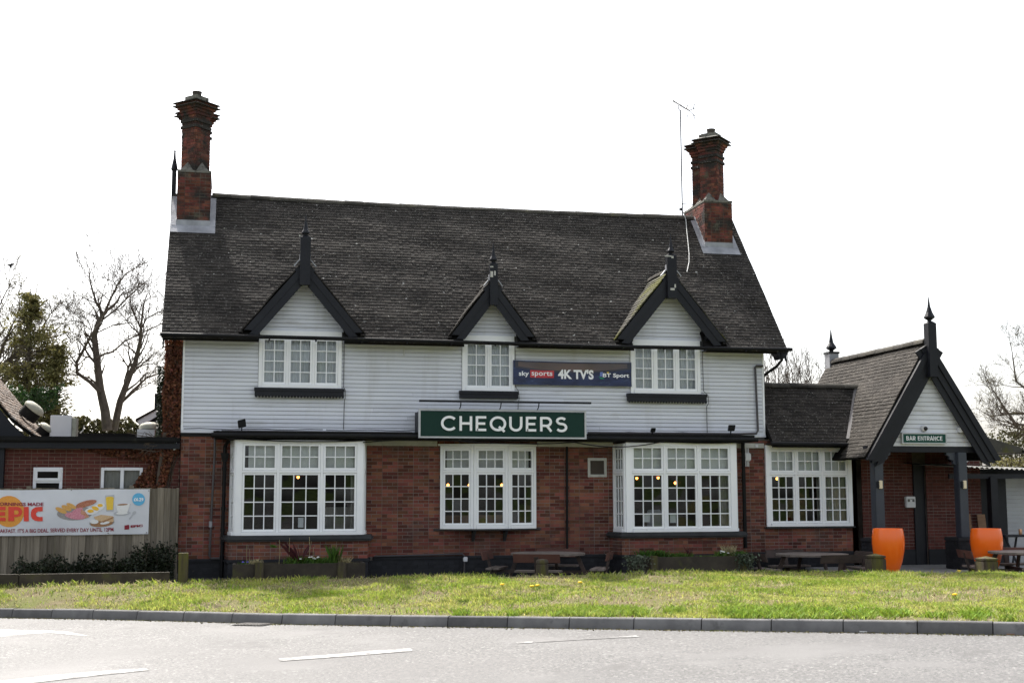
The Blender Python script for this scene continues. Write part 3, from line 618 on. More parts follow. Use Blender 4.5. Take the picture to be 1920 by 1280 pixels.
# verge boards and eaves
for xx in (X0+.03, X1-.06):
    mb = MB(); 
    for s in (1, -1):
        y0 = EY if s > 0 else 2*RY-EY
        mb.prism([(xx, y0, EZ-.06), (xx, RY, RZ-.09), (xx, RY, RZ-.33), (xx, y0, EZ-.25)], (.03, 0, 0))
    mb.build('verge_board', 'black', ROOF)
for k in range(0, len(cuts)-1, 2): MB().box(cuts[k]+.04, cuts[k+1]-.002, -.40, -.005, 4.845, 4.865).build('soffit', 'black', PUB)
mb = MB(); mb.tube([(X0-.02, -.47, 4.905), (3.2, -.47, 4.90), (6.5, -.47, 4.885), (9, -.47, 4.868), (13.56, -.47, 4.90)], .042, 10); 
GUT = mb.build('eaves_gutter', 'iron', PUB, smooth=True)
for k in range(15):
    x = -.2+k*.97; MB().box(x, x+.03, -.53, -.40, 4.83, 4.86).build('gutter_bracket', 'iron', GUT)
# gables of the left and right ends
for xx, w_ in ((0.0, .25), (12.80, .25)):
    mb = MB(); mb.box(xx, xx+w_, .25, 5.2, -.33, 4.9); mb.prism([(xx, .02, 4.9), (xx, 2*RY-.02, 4.9), (xx, RY, RZ-.25)], (w_, 0, 0)); mb.build('end_wall', 'brick_new', PUB)
MB().box(0, 13.05, 5.2, 5.45, -.33, 4.9).build('rear_wall', 'brick_new', PUB)
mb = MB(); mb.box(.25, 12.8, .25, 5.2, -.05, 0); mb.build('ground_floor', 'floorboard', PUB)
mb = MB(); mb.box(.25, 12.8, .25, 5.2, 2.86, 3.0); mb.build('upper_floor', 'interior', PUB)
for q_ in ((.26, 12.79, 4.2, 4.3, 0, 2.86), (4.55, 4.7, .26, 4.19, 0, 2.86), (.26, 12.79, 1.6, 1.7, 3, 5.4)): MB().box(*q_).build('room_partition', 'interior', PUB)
# ---- dormers
for i, (c, h, a) in enumerate(DORM):
    k = (a-FOOT)/h; yb = (a-EZ)/SLOPE+EY
    d = MB(); lim = lambda z, c=c, a=a, k=k: None if a-.12-z < .05 else (c-(a-.12-z)/k, c+(a-.12-z)/k)
    wdt = WIN_UP[i]; gh = (wdt[1]-wdt[0])/2+.01
    zk = a-.12-gh*k
    pts = [(c-gh, .03, FOOT+.01), (c+gh, .03, FOOT+.01)]+([(c+gh, .03, zk)] if zk > FOOT+.02 else [])+[(c, .03, a-.12)]+([(c-gh, .03, zk)] if zk > FOOT+.02 else [])
    d.prism(pts, (0, .12, 0)); DG = d.build('dormer_gable', 'gap', PUB)
    def lim2(z, c=c, a=a, k=k, gh=gh):
        w = min(gh, (a-.14-z)/k)
        return None if w < .05 else (c-w, c+w)
    boards(0, 1, FOOT, a, .018, [], DG, lim=lim2, joints=False)
    mb = MB()                                                                     # roof deck
    for s in (-1, 1):
        mb.poly([(c+s*(h+.02), -.33, FOOT-.03), (c, -.33, a-.012), (c, yb+.1, a-.012), (c+s*(h+.02), (FOOT-EZ)/SLOPE+EY, FOOT-.03), (c+s*(h+.02), -.33, FOOT-.075), (c, -.33, a-.06), (c, yb+.1, a-.06), (c+s*(h+.02), (FOOT-EZ)/SLOPE+EY, FOOT-.075)],
                [(0, 1, 2, 3), (7, 6, 5, 4), (0, 4, 5, 1), (1, 5, 6, 2), (2, 6, 7, 3), (3, 7, 4, 0)])
    DR = mb.build('dormer_roof', 'deck', PUB)
    th = math.atan(k); tl = []
    for s in (-1, 1):
        tl_ = lay_tiles((c+s*(h+.05), -.35, FOOT-.06), (0, 1, 0), (-s*math.cos(th), 0, math.sin(th)), 2.2, (h+.05)/math.cos(th)-.02, lambda p: p.y < (p.z-EZ)/SLOPE+EY+.1)
        tl += tl_
    mb = MB()
    for c_, ux, n, hu, hn, hz in tl: mb.obox(c_, ux*hu, -n*hn, (ux.cross(n))*-hz)
    tag(mb.build('roof_tile_courses', 'tile_moss' if i == 2 else 'tile', DR), kind='stuff')
    ridge_tiles((c, -.34, a-.01), (c, yb-.02, a-.01), .09, 'ridge', DR, L=.35)
    BG = MB(); BM = MB(); bw = .30                                                # barge boards in two steps
    for s in (-1, 1):
        e = Vector((s*math.cos(th), 0, -math.sin(th))); p = Vector((c, 0, a-.03)); q = p+e*((h+.01)/math.cos(th)); nrm = Vector((-s*math.sin(th), 0, -math.cos(th)))
        for mbx, y0, y1, t0, t1 in ((BG, -.385, -.345, 0, bw*.45), (BG, -.37, -.345, bw*.45, bw*.95)):
            mbx.prism([(v.x, y0, v.z) for v in (p+nrm*t0+e*(t0*math.tan(math.pi/2-th) if 0 else 0), q+nrm*t0, q+nrm*t1-e*.10, p+nrm*t1)], (0, y1-y0, 0))
    BG.build('barge_board', 'slate_paint' if 0 else 'black', DR)
    mb = MB(); pw = .11 if i != 1 else .085; zb = (6.04, 5.73, 6.01)[i]; zt = (7.20, 6.72, 7.14)[i]; tip = (7.55, 7.10, 7.49)[i]
    zt = zb+ (1.05, .93, 1.0)[i]; 
    mb.box(c-pw, c+pw, -.47, -.31, zb, zt-.02); mb.hexa([(c-pw, -.47, zt-.02), (c+pw, -.47, zt-.02), (c+pw, -.31, zt-.02), (c-pw, -.31, zt-.02), (c-pw*.5, -.43, zt+.02), (c+pw*.5, -.43, zt+.02), (c+pw*.5, -.35, zt+.02), (c-pw*.5, -.35, zt+.02)])
    f = mb.build('finial_post', 'black', DR); m2 = MB(); m2.lathe((c, -.39, zt+.02), [(.035, 0), (.045, .03), (.085, .05), (.085, .075), (.05, .14), (.022, .30), (.006, tip-zt)], 8); m2.build('finial_spike', 'black', f)
    for s in (-1, 1): mb = MB(); mb.obox((c+s*(pw+.07), -.36, a+.015-.07*k), Vector((.085*math.cos(th), 0, -s*.085*math.sin(th))), (0, .05, 0), Vector((s*math.sin(th), 0, math.cos(th)))*.012); mb.box(c+s*pw-.008, c+s*pw+.008, -.41, -.31, a-.02, a+.12); mb.build('lead_soaker', 'lead', DR)
    for s in (-1, 1): mb = MB(); mb.prism([(c+s*(gh+.02), -.345, FOOT+.09), (c+s*(gh+.02), -.02, FOOT+.09), (c+s*(gh+.02), -.02, FOOT-.2), (c+s*(gh+.02), -.12, FOOT-.12)], (s*.09, 0, 0)); mb.build('eaves_bracket', 'black', DR)
for (px, py, w_, h_) in ((922, 514, .06, .13), (928, 512, .035, .1), (922, 500, .07, .03), (1261, 542, .10, .05), (1266, 536, .035, .08), (1253, 480, .16, .03), (1261, 482, .05, .05), (562, 442, .03, .04)):
    q = at(px, py, -.472); MB().box(q.x-w_/2, q.x+w_/2, -.4735, -.4705, q.z-h_/2, q.z+h_/2).build('bare_patch', 'cream', ROOF)
# ---- finial behind the left chimney
mb = MB(); mb.box(-.47, -.37, RY-.05, RY+.05, RZ-.5, 9.15); mb.lathe((-.42, RY, 9.15), [(.05, 0), (.08, .04), (.07, .10), (.03, .3), (.02, .45), (.025, .47), (.008, .52)], 8); mb.build('gable_finial', 'black', ROOF)
place_pieces(tiles+tiles2, 'roof_tile', 'tile', ROOF, 300, 'roof_tile_courses')
# ---- chimneys: long plinth stacks carrying pairs of square shafts set diagonally
def chimney(cx, bx0, bx1, yf, yb, zb, ztop, shafts, double_cap):
    zr = zmain(yf)-.25; base = MB(); base.box(bx0, bx1, yf, yb, min(zr, zmain(yf)-.2), zb)
    CH = base.build('chimney', 'mortar_soot', PUB)
    L = []; z0 = zmain(yf)-.1
    L += lay_bricks((bx0, yf, 0), (1, 0, 0), bx1-bx0, z0, zb, []); L += lay_bricks((bx0, yb, 0), (0, -1, 0), yb-yf, z0, zb, [], 1)
    L += lay_bricks((bx1, yf, 0), (0, 1, 0), yb-yf, z0, zb, [], 1); L += lay_bricks((bx1, yb, 0), (-1, 0, 0), bx1-bx0, z0, zb, [])
    cap = MB(); w = (bx1-bx0)/2; mid = (bx0+bx1)/2
    for sy in shafts:                                   # broached weathering between plinth and shaft
        for ax, ay in ((-1, -1), (1, -1), (1, 1), (-1, 1)):
            p = [(mid+ax*w*.98, sy+ay*w*.98, zb), (mid, sy+ay*w*.98, zb), (mid+ax*w*.02, sy+ay*w*.02, zb), (mid+ax*w*.98, sy, zb)]
            cap.poly(p+[(mid+ax*w*.42, sy+ay*w*.42, zb+.30)], [(3, 2, 1, 0), (0, 1, 4), (1, 2, 4), (2, 3, 4), (3, 0, 4)])
    cap.box(bx0-.012, bx1+.012, yf-.012, yb+.012, zb, zb+.05); cap.build('chimney_weathering', 'stone', CH)
    s = .222; sh = MB(); sc = MB(); crn = MB(); pots = MB()
    for k, sy in enumerate(shafts):
        def dia(hw, z, y=None): return [(mid, sy-hw*1.414, z), (mid+hw*1.414, sy, z), (mid, sy+hw*1.414, z), (mid-hw*1.414, sy, z)]
        zt = ztop-.52-(.0)*k
        sh.prism(dia(s-.004, zb), (0, 0, zt-zb))
        c = dia(s, 0)
        for q in range(4): a = Vector(c[(q+3) % 4]); b = Vector(c[q]); L += lay_bricks((a.x, a.y, 0), b-a, (b-a).length, zb, zt, [], q % 2)
        for zz, e in ((zt-.36, .03), (zt-.22, .03)): sc.prism(dia(s+e, zz), (0, 0, .065))
        hs = [(zt-.05, .03), (zt+.02, .055), (zt+.09, .09), (zt+.16, .12)]
        for zz, e in hs: crn.prism(dia(s+e, zz), (0, 0, .066))
        sc.prism(dia(s+.17, zt+.155), (0, 0, .018)); sc.prism(dia(s+.165, zt+.235), (0, 0, .02))
        crn.prism(dia(s+.12, zt+.18), (0, 0, .05))
        a = dia(s+.15, zt+.257); b = dia(s-.02, zt+.33); pots.poly(a+b, [(3, 2, 1, 0), (4, 5, 6, 7)]+[(i, (i+1) % 4, (i+1) % 4+4, i+4) for i in range(4)])
        pots.prism(dia(s-.03, zt+.331), (0, 0, .09))
        pm = MB(); pm.lathe((mid, sy, zt+.42), [(.10, 0), (.105, .11), (.115, .115), (.115, .135), (.09, .136), (.085, .02)], 14); pm.build('chimney_pot', 'pot_clay', CH, smooth=True)
    sh.build('chimney_shaft', 'mortar_soot', CH); sc.build('string_course', 'tile', CH); crn.build('corbel_courses', 'brick_soot', CH); pots.build('chimney_cap', 'stone', CH)
    mb = MB()
    for c_, ux, n, hu, hn, hz in L: mb.obox(c_, ux*hu, -n*hn, (ux.cross(n))*-hz)
    tag(mb.build('brick_courses', 'brick_soot', CH), kind='stuff')
    # lead apron and stepped flashings
    fl = MB(); zf = zmain(yf); nS = Vector((0, -math.sin(SL), math.cos(SL)))
    def onroof(x, y, o=.05): return Vector((x, y, zmain(y)))+nS*o
    fl.poly([onroof(bx0-.13, yf-.16), onroof(bx1+.13, yf-.16), onroof(bx1+.13, yf+.01), onroof(bx0-.13, yf+.01)], [(0, 1, 2, 3)])
    fl.box(bx0-.012, bx1+.012, yf-.014, yf, zf-.02, zf+.17)
    for xa, xb in ((bx0-.13, bx0), (bx1, bx1+.13)): fl.poly([onroof(xa, yf, .055), onroof(xb, yf, .055), onroof(xb, RY-.1, .055), onroof(xa, RY-.1, .055)], [(0, 1, 2, 3)])
    for xs_, sg in ((bx0-.010, -1), (bx1+.002, 1)):
        y = yf
        while y < RY-.15: fl.prism([(xs_, y, zmain(y)), (xs_, y+.12, zmain(y+.12)), (xs_, y+.12, zmain(y+.12)+.13), (xs_, y, zmain(y)+.17)], (.008, 0, 0)); y += .12
    fl.build('lead_flashing', 'lead', CH)
chimney(.06, -.305, .428, 1.95, 3.55, 8.95, 10.93, (2.33, 3.12), 0)
chimney(12.8, 12.44, 13.168, 1.95, 3.4, 8.86, 10.80, (2.33, 2.9), 1)

# ---- single-storey link to the right
LY, LZ = .79, 4.146
PCX, PY, PFZ, PAZ, PHW = 16.34, -1.5, 2.45, 5.0, 1.60             # porch centre, front plane, foot and apex heights, half width
pk = (PAZ-PFZ)/PHW
def zporch(x): return PAZ-abs(x-PCX)*pk
def zlink(y): return 2.765+SLOPE*(y+.38)
mb = MB(); mb.prism([(13.06, -.36, 2.745), (13.06, LY, LZ-.02), (13.06, 2.0, 2.72), (13.06, 2.0, 2.66), (13.06, LY, LZ-.10), (13.06, -.36, 2.68)], (2.55, 0, 0)); LR = mb.build('link_roof', 'deck', PUB)
tl = lay_tiles((13.07, -.41, 2.73), (1, 0, 0), vS, 2.9, (LY+.41)/math.cos(SL), lambda c: zporch(c.x) < c.z-.0 and c.x < PCX)
place_pieces(tl, 'roof_tile', 'tile', LR, 0, 'roof_tile_courses')
ridge_tiles((13.1, LY, LZ), (15.9, LY, LZ), .12, 'ridge', LR)
def vpt(y): z = zlink(y); return Vector((PCX-(PAZ-z)/pk, y, z+.07))
mb = MB(); mb.bar(vpt(-.36), vpt(.72), .085, .05, (-.4, -.5, 1)); mb.build('valley_batten', 'pipe', LR)
mb = MB(); mb.box(13.06, 15.05, -.40, -.36, 2.66, 2.76); mb.box(13.06, 15.0, -.36, -.03, 2.725, 2.74); mb.build('link_fascia', 'felt', PUB)
MB().tube([(13.0, -.455, 2.74), (15.0, -.455, 2.73)], .048, 10).build('link_gutter', 'iron', PUB, smooth=True)
mb = MB(); mb.box(14.92, 15.17, .25, 3.6, -.33, 2.7); mb.box(13.06, 15.17, 3.5, 3.6, -.33, 2.7); mb.box(13.06, 15.1, .25, 3.5, -.05, 0); mb.build('link_wall', 'interior', PUB)
MB().box(13.06, 15.1, .25, 3.5, 2.60, 2.66).build('link_ceiling', 'interior', PUB)
# ---- gabled porch
th = math.atan(pk); mb = MB(); YB = 3.25
for s in (-1, 1):
    mb.poly([(PCX+s*PHW, PY-.10, PFZ-.02), (PCX, PY-.10, PAZ-.02), (PCX, YB, PAZ-.02), (PCX+s*PHW, YB, PFZ-.02), (PCX+s*PHW, PY-.10, PFZ-.08), (PCX, PY-.10, PAZ-.09), (PCX, YB, PAZ-.09), (PCX+s*PHW, YB, PFZ-.08)], [(0, 1, 2, 3), (7, 6, 5, 4), (0, 4, 5, 1), (1, 5, 6, 2), (2, 6, 7, 3), (3, 7, 4, 0)])
PR = mb.build('porch_roof', 'deck', PUB); tl = []
for s in (-1, 1):
    tl += lay_tiles((PCX+s*(PHW+.03), PY-.13, PFZ-.04), (0, 1, 0), (-s*math.cos(th), 0, math.sin(th)), YB-PY+.12, (PHW+.03)/math.cos(th), lambda c: not(c.x < PCX and -.42 < c.y < 2.0 and zlink(c.y) > c.z+.05 and c.y < LY) and not(c.x < PCX and LY <= c.y < 2 and LZ-SLOPE*(c.y-LY) > c.z+.05))
mb = MB()
for c_, ux, n, hu, hn, hz in tl: mb.obox(c_, ux*hu, -n*hn, (ux.cross(n))*-hz)
tag(mb.build('roof_tile_courses', 'tile_lit', PR), kind='stuff')
ridge_tiles((PCX, PY-.1, PAZ+.0), (PCX, YB, PAZ+.0), .125, 'ridge', PR)
mb = MB(); mb.prism([(PCX-1.42, PY+.02, 2.68), (PCX+1.42, PY+.02, 2.68), (PCX, PY+.02, PAZ-.12)], (0, .1, 0)); PG = mb.build('porch_gable', 'gap', PUB)
def limp(z): w = (PAZ-.16-z)/pk; return None if w < .06 else (PCX-w, PCX+w)
boards(0, 1, 2.665, PAZ, PY+.005, [], PG, lim=limp, exp=.1, joints=False)
MB().box(PCX-1.55, PCX+1.55, PY-.02, PY+.14, 2.53, 2.662).build('porch_beam', 'black', PUB)
mb = MB()
for s in (-1, 1):
    e = Vector((s*math.cos(th), 0, -math.sin(th))); p = Vector((PCX, 0, PAZ-.02)); q = p+e*((PHW+.05)/math.cos(th)); nrm = Vector((-s*math.sin(th), 0, -math.cos(th)))
    for y0, y1, t0, t1 in ((-.24, -.13, 0, .13), (-.205, -.13, .13, .27), (-.175, -.13, .27, .40)):
        mb.prism([(v.x, PY+y0, v.z) for v in (p+nrm*t0, q+nrm*t0, q+nrm*t1-e*(.2*t1/.4), p+nrm*t1)], (0, y1-y0, 0))
mb.build('barge_board', 'black', PR)
mb = MB(); mb.box(PCX-.10, PCX+.10, PY-.34, PY-.13, 4.20, 5.41); mb.hexa([(PCX-.10, PY-.34, 5.41), (PCX+.10, PY-.34, 5.41), (PCX+.10, PY-.13, 5.41), (PCX-.10, PY-.13, 5.41), (PCX-.05, PY-.275, 5.46), (PCX+.05, PY-.275, 5.46), (PCX+.05, PY-.175, 5.46), (PCX-.05, PY-.175, 5.46)]); f = mb.build('finial_post', 'black', PR, bevel=.006)
MB().lathe((PCX, PY-.225, 5.46), [(.045, 0), (.05, .03), (.12, .075), (.125, .10), (.075, .20), (.032, .34), (.006, .56)], 8).build('finial_spike', 'black', f)
mb = MB(); mb.box(PCX-.13, PCX+.13, 2.98, 3.28, 4.85, 5.24); f = mb.build('rear_finial_block', 'lead', PR); m2 = MB(); m2.box(PCX-.15, PCX+.15, 2.96, 3.30, 5.24, 5.29); m2.lathe((PCX, 3.13, 5.29), [(.05, 0), (.06, .05), (.14, .10), (.13, .14), (.06, .25), (.03, .42), (.008, .6)], 10); m2.build('finial_spike', 'black', f)
PX = (15.04, 17.10)
for xx in PX:
    mb = MB(); mb.box(xx-.11, xx+.11, PY-.09, PY+.13, .64, 2.53); pst = mb.build('porch_post', 'slate_paint', PUB, bevel=.012)
    m2 = MB()
    for s in ((1,) if xx == PX[0] else (-1,)):
        m2.prism([(xx+s*.11, PY, 2.528), (xx+s*.34, PY, 2.528), (xx+s*.34, PY, 2.47), (xx+s*.27, PY, 2.44), (xx+s*.27, PY, 2.38), (xx+s*.18, PY, 2.35), (xx+s*.18, PY, 2.28), (xx+s*.11, PY, 2.24)], (0, .08, 0))
    m2.build('post_bracket', 'slate_paint', pst)
    mb = MB(); mb.box(xx-.28, xx+.28, PY-.26, PY+.3, -.06, .56); mb.box(xx-.30, xx+.30, PY-.28, PY+.32, .561, .64); pl = mb.build('post_plinth', 'black_brick', PUB, bevel=.012)
    bl = lay_bricks((xx-.28, PY-.26, 0), (1, 0, 0), .56, -.05, .55, [], proud=.008)+lay_bricks((xx-.28, PY+.3, 0), (0, -1, 0), .56, -.05, .55, [], 1, proud=.008); mb = MB()
    for c_, ux, n, hu, hn, hz in bl: mb.obox(c_, ux*hu, -n*hn, (ux.cross(n))*-hz)
    tag(mb.build('brick_courses', 'black_brick', pl), kind='stuff')
# porch back wall, doorway recess and return walls
mb = MB(); mb.box(15.62, 16.95, .35, .6, -.33, 2.9); mb.box(17.3, 18.75, .35, .6, -.33, 2.9); mb.box(16.95, 17.3, .35, .6, 2.3, 2.9); PBW = mb.build('porch_wall', 'mortar', PUB); MB().box(15.17, 15.62, 2.4, 2.6, -.33, 2.75).build('passage_wall', 'mortar', PUB)
bl = lay_bricks((15.62, .35, 0), (1, 0, 0), 1.33, .30, 2.7, [])+lay_bricks((17.3, .35, 0), (1, 0, 0), 1.45, .30, 2.85, [])
mb = MB()
for c_, ux, n, hu, hn, hz in bl: mb.obox(c_, ux*hu, -n*hn, (ux.cross(n))*-hz)
tag(mb.build('brick_courses', 'brick_new', PBW), kind='stuff')
MB().box(15.6, 16.95, .32, .36, -.06, .3).build('painted_plinth', 'black_brick', PUB); MB().box(17.3, 18.75, .32, .36, -.33, .3).build('painted_plinth', 'black_brick', PUB)
mb = MB(); mb.box(16.95, 17.3, .42, .5, -.06, 2.3); mb.build('side_door', 'black', PUB)
mb = MB(); mb.box(16.95, 17.05, .30, .42, -.06, 2.3); mb.build('door_frame', 'black', PUB)
MB().box(15.17, 18.75, .6, .7, 2.9, 3.1).build('porch_lintel', 'interior', PUB)
MB().box(PCX-1.4, PCX+1.4, PY+.14, .6, 2.60, 2.64).build('porch_ceiling', 'black', PUB)
mb = MB(); mb.box(15.3, 18.3, 3.1, 3.2, -.33, 2.6); mb.prism([(PCX-1.5, 3.1, 2.6), (PCX+1.5, 3.1, 2.6), (PCX, 3.1, PAZ-.2)], (0, .1, 0)); mb.box(18.2, 18.3, .6, 3.1, -.33, 2.6); mb.build('rear_range_wall', 'brick_new', PUB)
# low rear roof on the right
mb = MB(); mb.prism([(17.9, .9, 3.35), (19.6, .9, 2.93), (20.35, .9, 2.72), (20.35, .9, 2.62), (17.9, .9, 2.62)], (0, 2.4, 0)); mb.build('side_roof', 'tile_moss', PUB)
mb = MB(); mb.box(20.3, 20.55, .85, 3.3, 2.60, 2.68); mb.build('side_gutter', 'iron', PUB)
# ---- rainwater and service pipes fixed to the front
def pipe(path, r, m, name='pipe', n=8): return MB().tube(path, r, n).build(name, m, PUB, smooth=True)
pipe([(.78, -.10, 2.93), (.72, -.10, 2.93), (.69, -.10, 2.90), (.69, -.10, 2.4), (.66, -.10, 1.4), (.64, -.10, .36), (.67, -.10, .31), (1.0, -.10, .31)], .024, 'pipe', 'service_pipe')
mb = MB(); mb.lathe((.645, -.10, .95), [(.036, 0), (.036, .12)], 8); mb.build('pipe_coupling', 'lead', PUB)
mb = MB(); mb.tube([(1.0, -.65, 2.78), (.96, -.3, 2.72), (.90, -.12, 2.62), (.90, -.12, 2.45)], .04, 10); mb.hexa([(.85, -.17, 2.30), (.95, -.17, 2.30), (.95, -.07, 2.30), (.85, -.07, 2.30), (.81, -.2, 2.48), (.99, -.2, 2.48), (.99, -.04, 2.48), (.81, -.04, 2.48)]); mb.tube([(.90, -.12, 2.3), (.89, -.12, -.2)], .04, 10)
for zz in (2.12, 1.3, .85, .3): mb.tube([(.895, -.12, zz), (.895, -.12, zz+.07)], .05, 10)
mb.build('downpipe', 'iron', PUB, smooth=True)
pipe([(8.31, -.06, 2.66), (8.30, -.06, .40)], .026, 'iron', 'downpipe')
mb = MB(); mb.tube([(13.32, -.43, 4.88), (13.33, -.43, 4.66), (13.25, -.30, 4.52), (13.11, -.04, 4.38), (13.11, .1, 4.34)], .035, 8); mb.build('downpipe', 'iron', PUB, smooth=True)
mb = MB(); mb.prism([(13.2, -.43, 4.85), (13.5, -.43, 4.87), (13.46, -.43, 4.78), (13.42, -.43, 4.74), (13.38, -.43, 4.69), (13.3, -.43, 4.68), (13.27, -.43, 4.76)], (0, .35, 0)); mb.build('eaves_bracket', 'black', PUB)
pipe([(13.03, -.04, 4.55), (12.86, -.05, 4.55), (12.83, -.05, 4.52), (12.86, -.05, 3.06), (12.82, -.06, 2.99), (12.4, -.06, 2.975), (8.8, -.06, 2.972)], .026, 'pipe', 'service_pipe')
pipe([(.82, -.08, 2.945), (4.85, -.08, 2.935)], .02, 'pipe', 'service_pipe')
pipe([(12.45, -.13, 2.80), (12.45, -.14, .4)], .045, 'iron', 'downpipe')
for x0 in (.05, 3.0, 5.9, 8.8):                  # loose black cables along the bottom of the boarding
    pts = [(x0+k*.32, -.035-.01*math.sin(k), 2.985+.012*math.sin(k*1.7+x0)+.006*rng.random()) for k in range(10)]; pipe(pts, .008, 'cable', 'cable', 5)
def droop(a, b, s, r=.014): 
    a, b = Vector(a), Vector(b); pipe([a.lerp(b, t/10)-Vector((0, 0, s*4*(t/10)*(1-t/10))) for t in range(11)], r, 'cable', 'cable', 6)
droop((.9, -.72, 2.77), (3.72, -.66, 2.74), .045); droop((3.72, -.68, 2.70), (5.6, -.75, 2.755), -.03); droop((5.6, -.76, 2.75), (8.3, -.76, 2.73), .05); droop((8.3, -.76, 2.73), (10.3, -.74, 2.76), .11); droop((10.3, -.7, 2.77), (12.2, -.7, 2.76), .03)
pipe([(3.36, -.03, 4.88), (3.36, -.03, 3.9), (3.385, -.13, 3.84), (3.39, -.13, 3.68), (3.38, -.03, 3.6), (3.37, -.03, 3.0)], .007, 'cable', 'cable', 5)
pipe([(11.55, -.03, 4.84), (11.56, -.03, 3.95), (11.63, -.13, 3.84), (11.64, -.13, 3.66), (11.63, -.03, 3.6), (11.63, -.03, 3.0)], .007, 'cable', 'cable', 5)
pipe([(7.14, -.03, 4.84), (7.15, -.03, 3.98), (7.2, -.13, 3.86), (7.21, -.13, 3.7), (7.21, -.03, 3.6), (7.2, -.05, 3.45)], .007, 'cable', 'cable', 5)
pipe([(4.05, -.07, .31), (5.4, -.07, .33), (5.95, -.07, .34), (6.0, -.07, .30), (6.0, -.07, -.2)], .02, 'pipe', 'service_pipe')
# ------------------------------------------------------------------ things fixed to the pub
sg = thing('pub_sign', 'large dark green CHEQUERS sign with white letters under a lamp bar', 'sign', (6.7, -.75, 2.8))
SX0, SX1, SZ0, SZ1, SY = 4.87, 8.535, 2.795, 3.41, -.86
MB().box(SX0+.04, SX1-.04, SY+.02, -.03, SZ0+.04, SZ1-.04).build('sign_box', 'black', sg)
MB().box(SX0+.045, SX1-.045, SY+.005, SY+.018, SZ0+.045, SZ1-.045).build('sign_face', 'sign_green', sg)
mb = MB(); wall_panels(mb, SX0, SX1, SZ0, SZ1, SY-.012, SY+.06, [(SX0+.04, SX1-.04, SZ0+.035, SZ1-.035)]); mb.build('sign_frame', 'alu', sg)
mb = MB(); stroke_text(mb, 'CHEQUERS', 5.345, 8.105, 2.953, 3.262, SY-.03, .033, .051); mb.build('lettering', 'letter', sg)
mb = MB(); mb.box(4.86, 8.60, -1.05, -.97, 3.545, 3.585); lb = mb.build('lamp_bar', 'black', sg)
mb = MB()
for x in (5.75, 6.62, 7.45): mb.tube([(x, -1.0, 3.55), (x, -.95, 3.46), (x, -.80, 3.40), (x, -.1, 3.40)], .012, 6)
mb.build('lamp_arm', 'black', lb)
# sports banner
bn = thing('sports_banner', 'navy sky sports, 4K TVs and BT Sport banner between two upstairs windows', 'banner', (8.45, -.06, 4.02))
bx0, bx1, bz0, bz1 = 7.085, 9.83, 4.02, 4.565
def bsurf(off):
    def f(x, z):
        u = (x-bx0)/(bx1-bx0); v = (z-bz0)/(bz1-bz0); sag = .018*math.sin(math.pi*min(1, max(0, u)))*(1 if v > .5 else .4)
        return (x, -.075-.010*math.sin(u*15+v*3)-.006*math.sin(u*31-v*5)-off, z-sag*v)
    return f
M['banner_navy'] = mat('navy_stadium_print', (.012, .018, .050), (.022, .036, .11), 2.2, .45, stretch=(1, 1, 3), layers=[((.06, .09, .19), .58, .72, 7, 5), ((.006, .009, .025), .6, .74, 4, 5)])
M['banner_dusk'] = mat('dusk_stadium_print', (.085, .075, .085), (.15, .10, .085), 1.3, .45, stretch=(.6, 1, 3))
M['banner_shade'] = mat('slate_stadium_print', (.035, .037, .055), (.05, .05, .07), 1.5, .45)
def sheet(f, x0, x1, z0, z1, nx, nz, name, m, parent, zfun=None):
    mb = MB()
    for i in range(nx+1):
        for j in range(nz+1):
            x = x0+(x1-x0)*i/nx; a, b = (zfun(x) if zfun else (z0, z1)); mb.v.append(f(x, a+(b-a)*j/nz))
    for i in range(nx):
        for j in range(nz): k = i*(nz+1)+j; mb.f.append((k, k+nz+1, k+nz+2, k+1))
    return mb.build(name, m, parent, smooth=True)
sheet(bsurf(0), bx0, bx1, bz0, bz1, 60, 8, 'banner_cloth', 'banner_navy', bn)
def zcurve(x): u = (x-bx0)/(bx1-bx0); return bz0+.33+.10*(2*u-1)**2, bz1-.03
sheet(bsurf(.002), bx0+.05, bx1-.02, 0, 0, 50, 3, 'printed_stand', 'banner_shade', bn, lambda x: (zcurve(x)[0]-.04, bz1-.02))
sheet(bsurf(.004), bx0+.12, bx1-.10, 0, 0, 50, 3, 'printed_sky', 'banner_dusk', bn, zcurve)
def bl(px): return bx0+(px-961)/(1183-961)*(bx1-bx0)      # photo column to banner x
for tx, a_, b_, c_, d_, bo in (('sky', 971.5, 990, 4.19, 4.325, .02), ("4K TV'S", 1044, 1111, 4.165, 4.395, .04), ('BT Sport', 1128, 1178, 4.195, 4.315, .025)): mb = MB(); text(mb, tx, bl(a_), bl(b_), c_, d_, bsurf(.006), bo); mb.build('lettering', 'letter', bn)
M['sky_red'] = mat('red_print', (.50, .035, .05), (.55, .05, .06), 3, .45)
sheet(bsurf(.005), bl(992.5), bl(1036.5), 4.185, 4.355, 10, 3, 'red_panel', 'sky_red', bn)
mb = MB(); text(mb, 'sports', bl(995), bl(1033.5), 4.195, 4.33, bsurf(.009), .012); mb.build('lettering', 'letter', bn)
def disc(mb, f, cx, cz, rx, rz, n=20, a0=0, a1=360): mb.poly([f(cx+rx*math.cos(R(a0+(a1-a0)*i/n)), cz+rz*math.sin(R(a0+(a1-a0)*i/n))) for i in range(n)], [tuple(range(n))])
M['bt_blue'] = mat('blue_print', (.16, .22, .55), rough=.45); M['bt_green'] = mat('green_print', (.02, .33, .16), rough=.45); M['bt_yellow'] = mat('yellow_print', (.75, .5, .05), rough=.45)
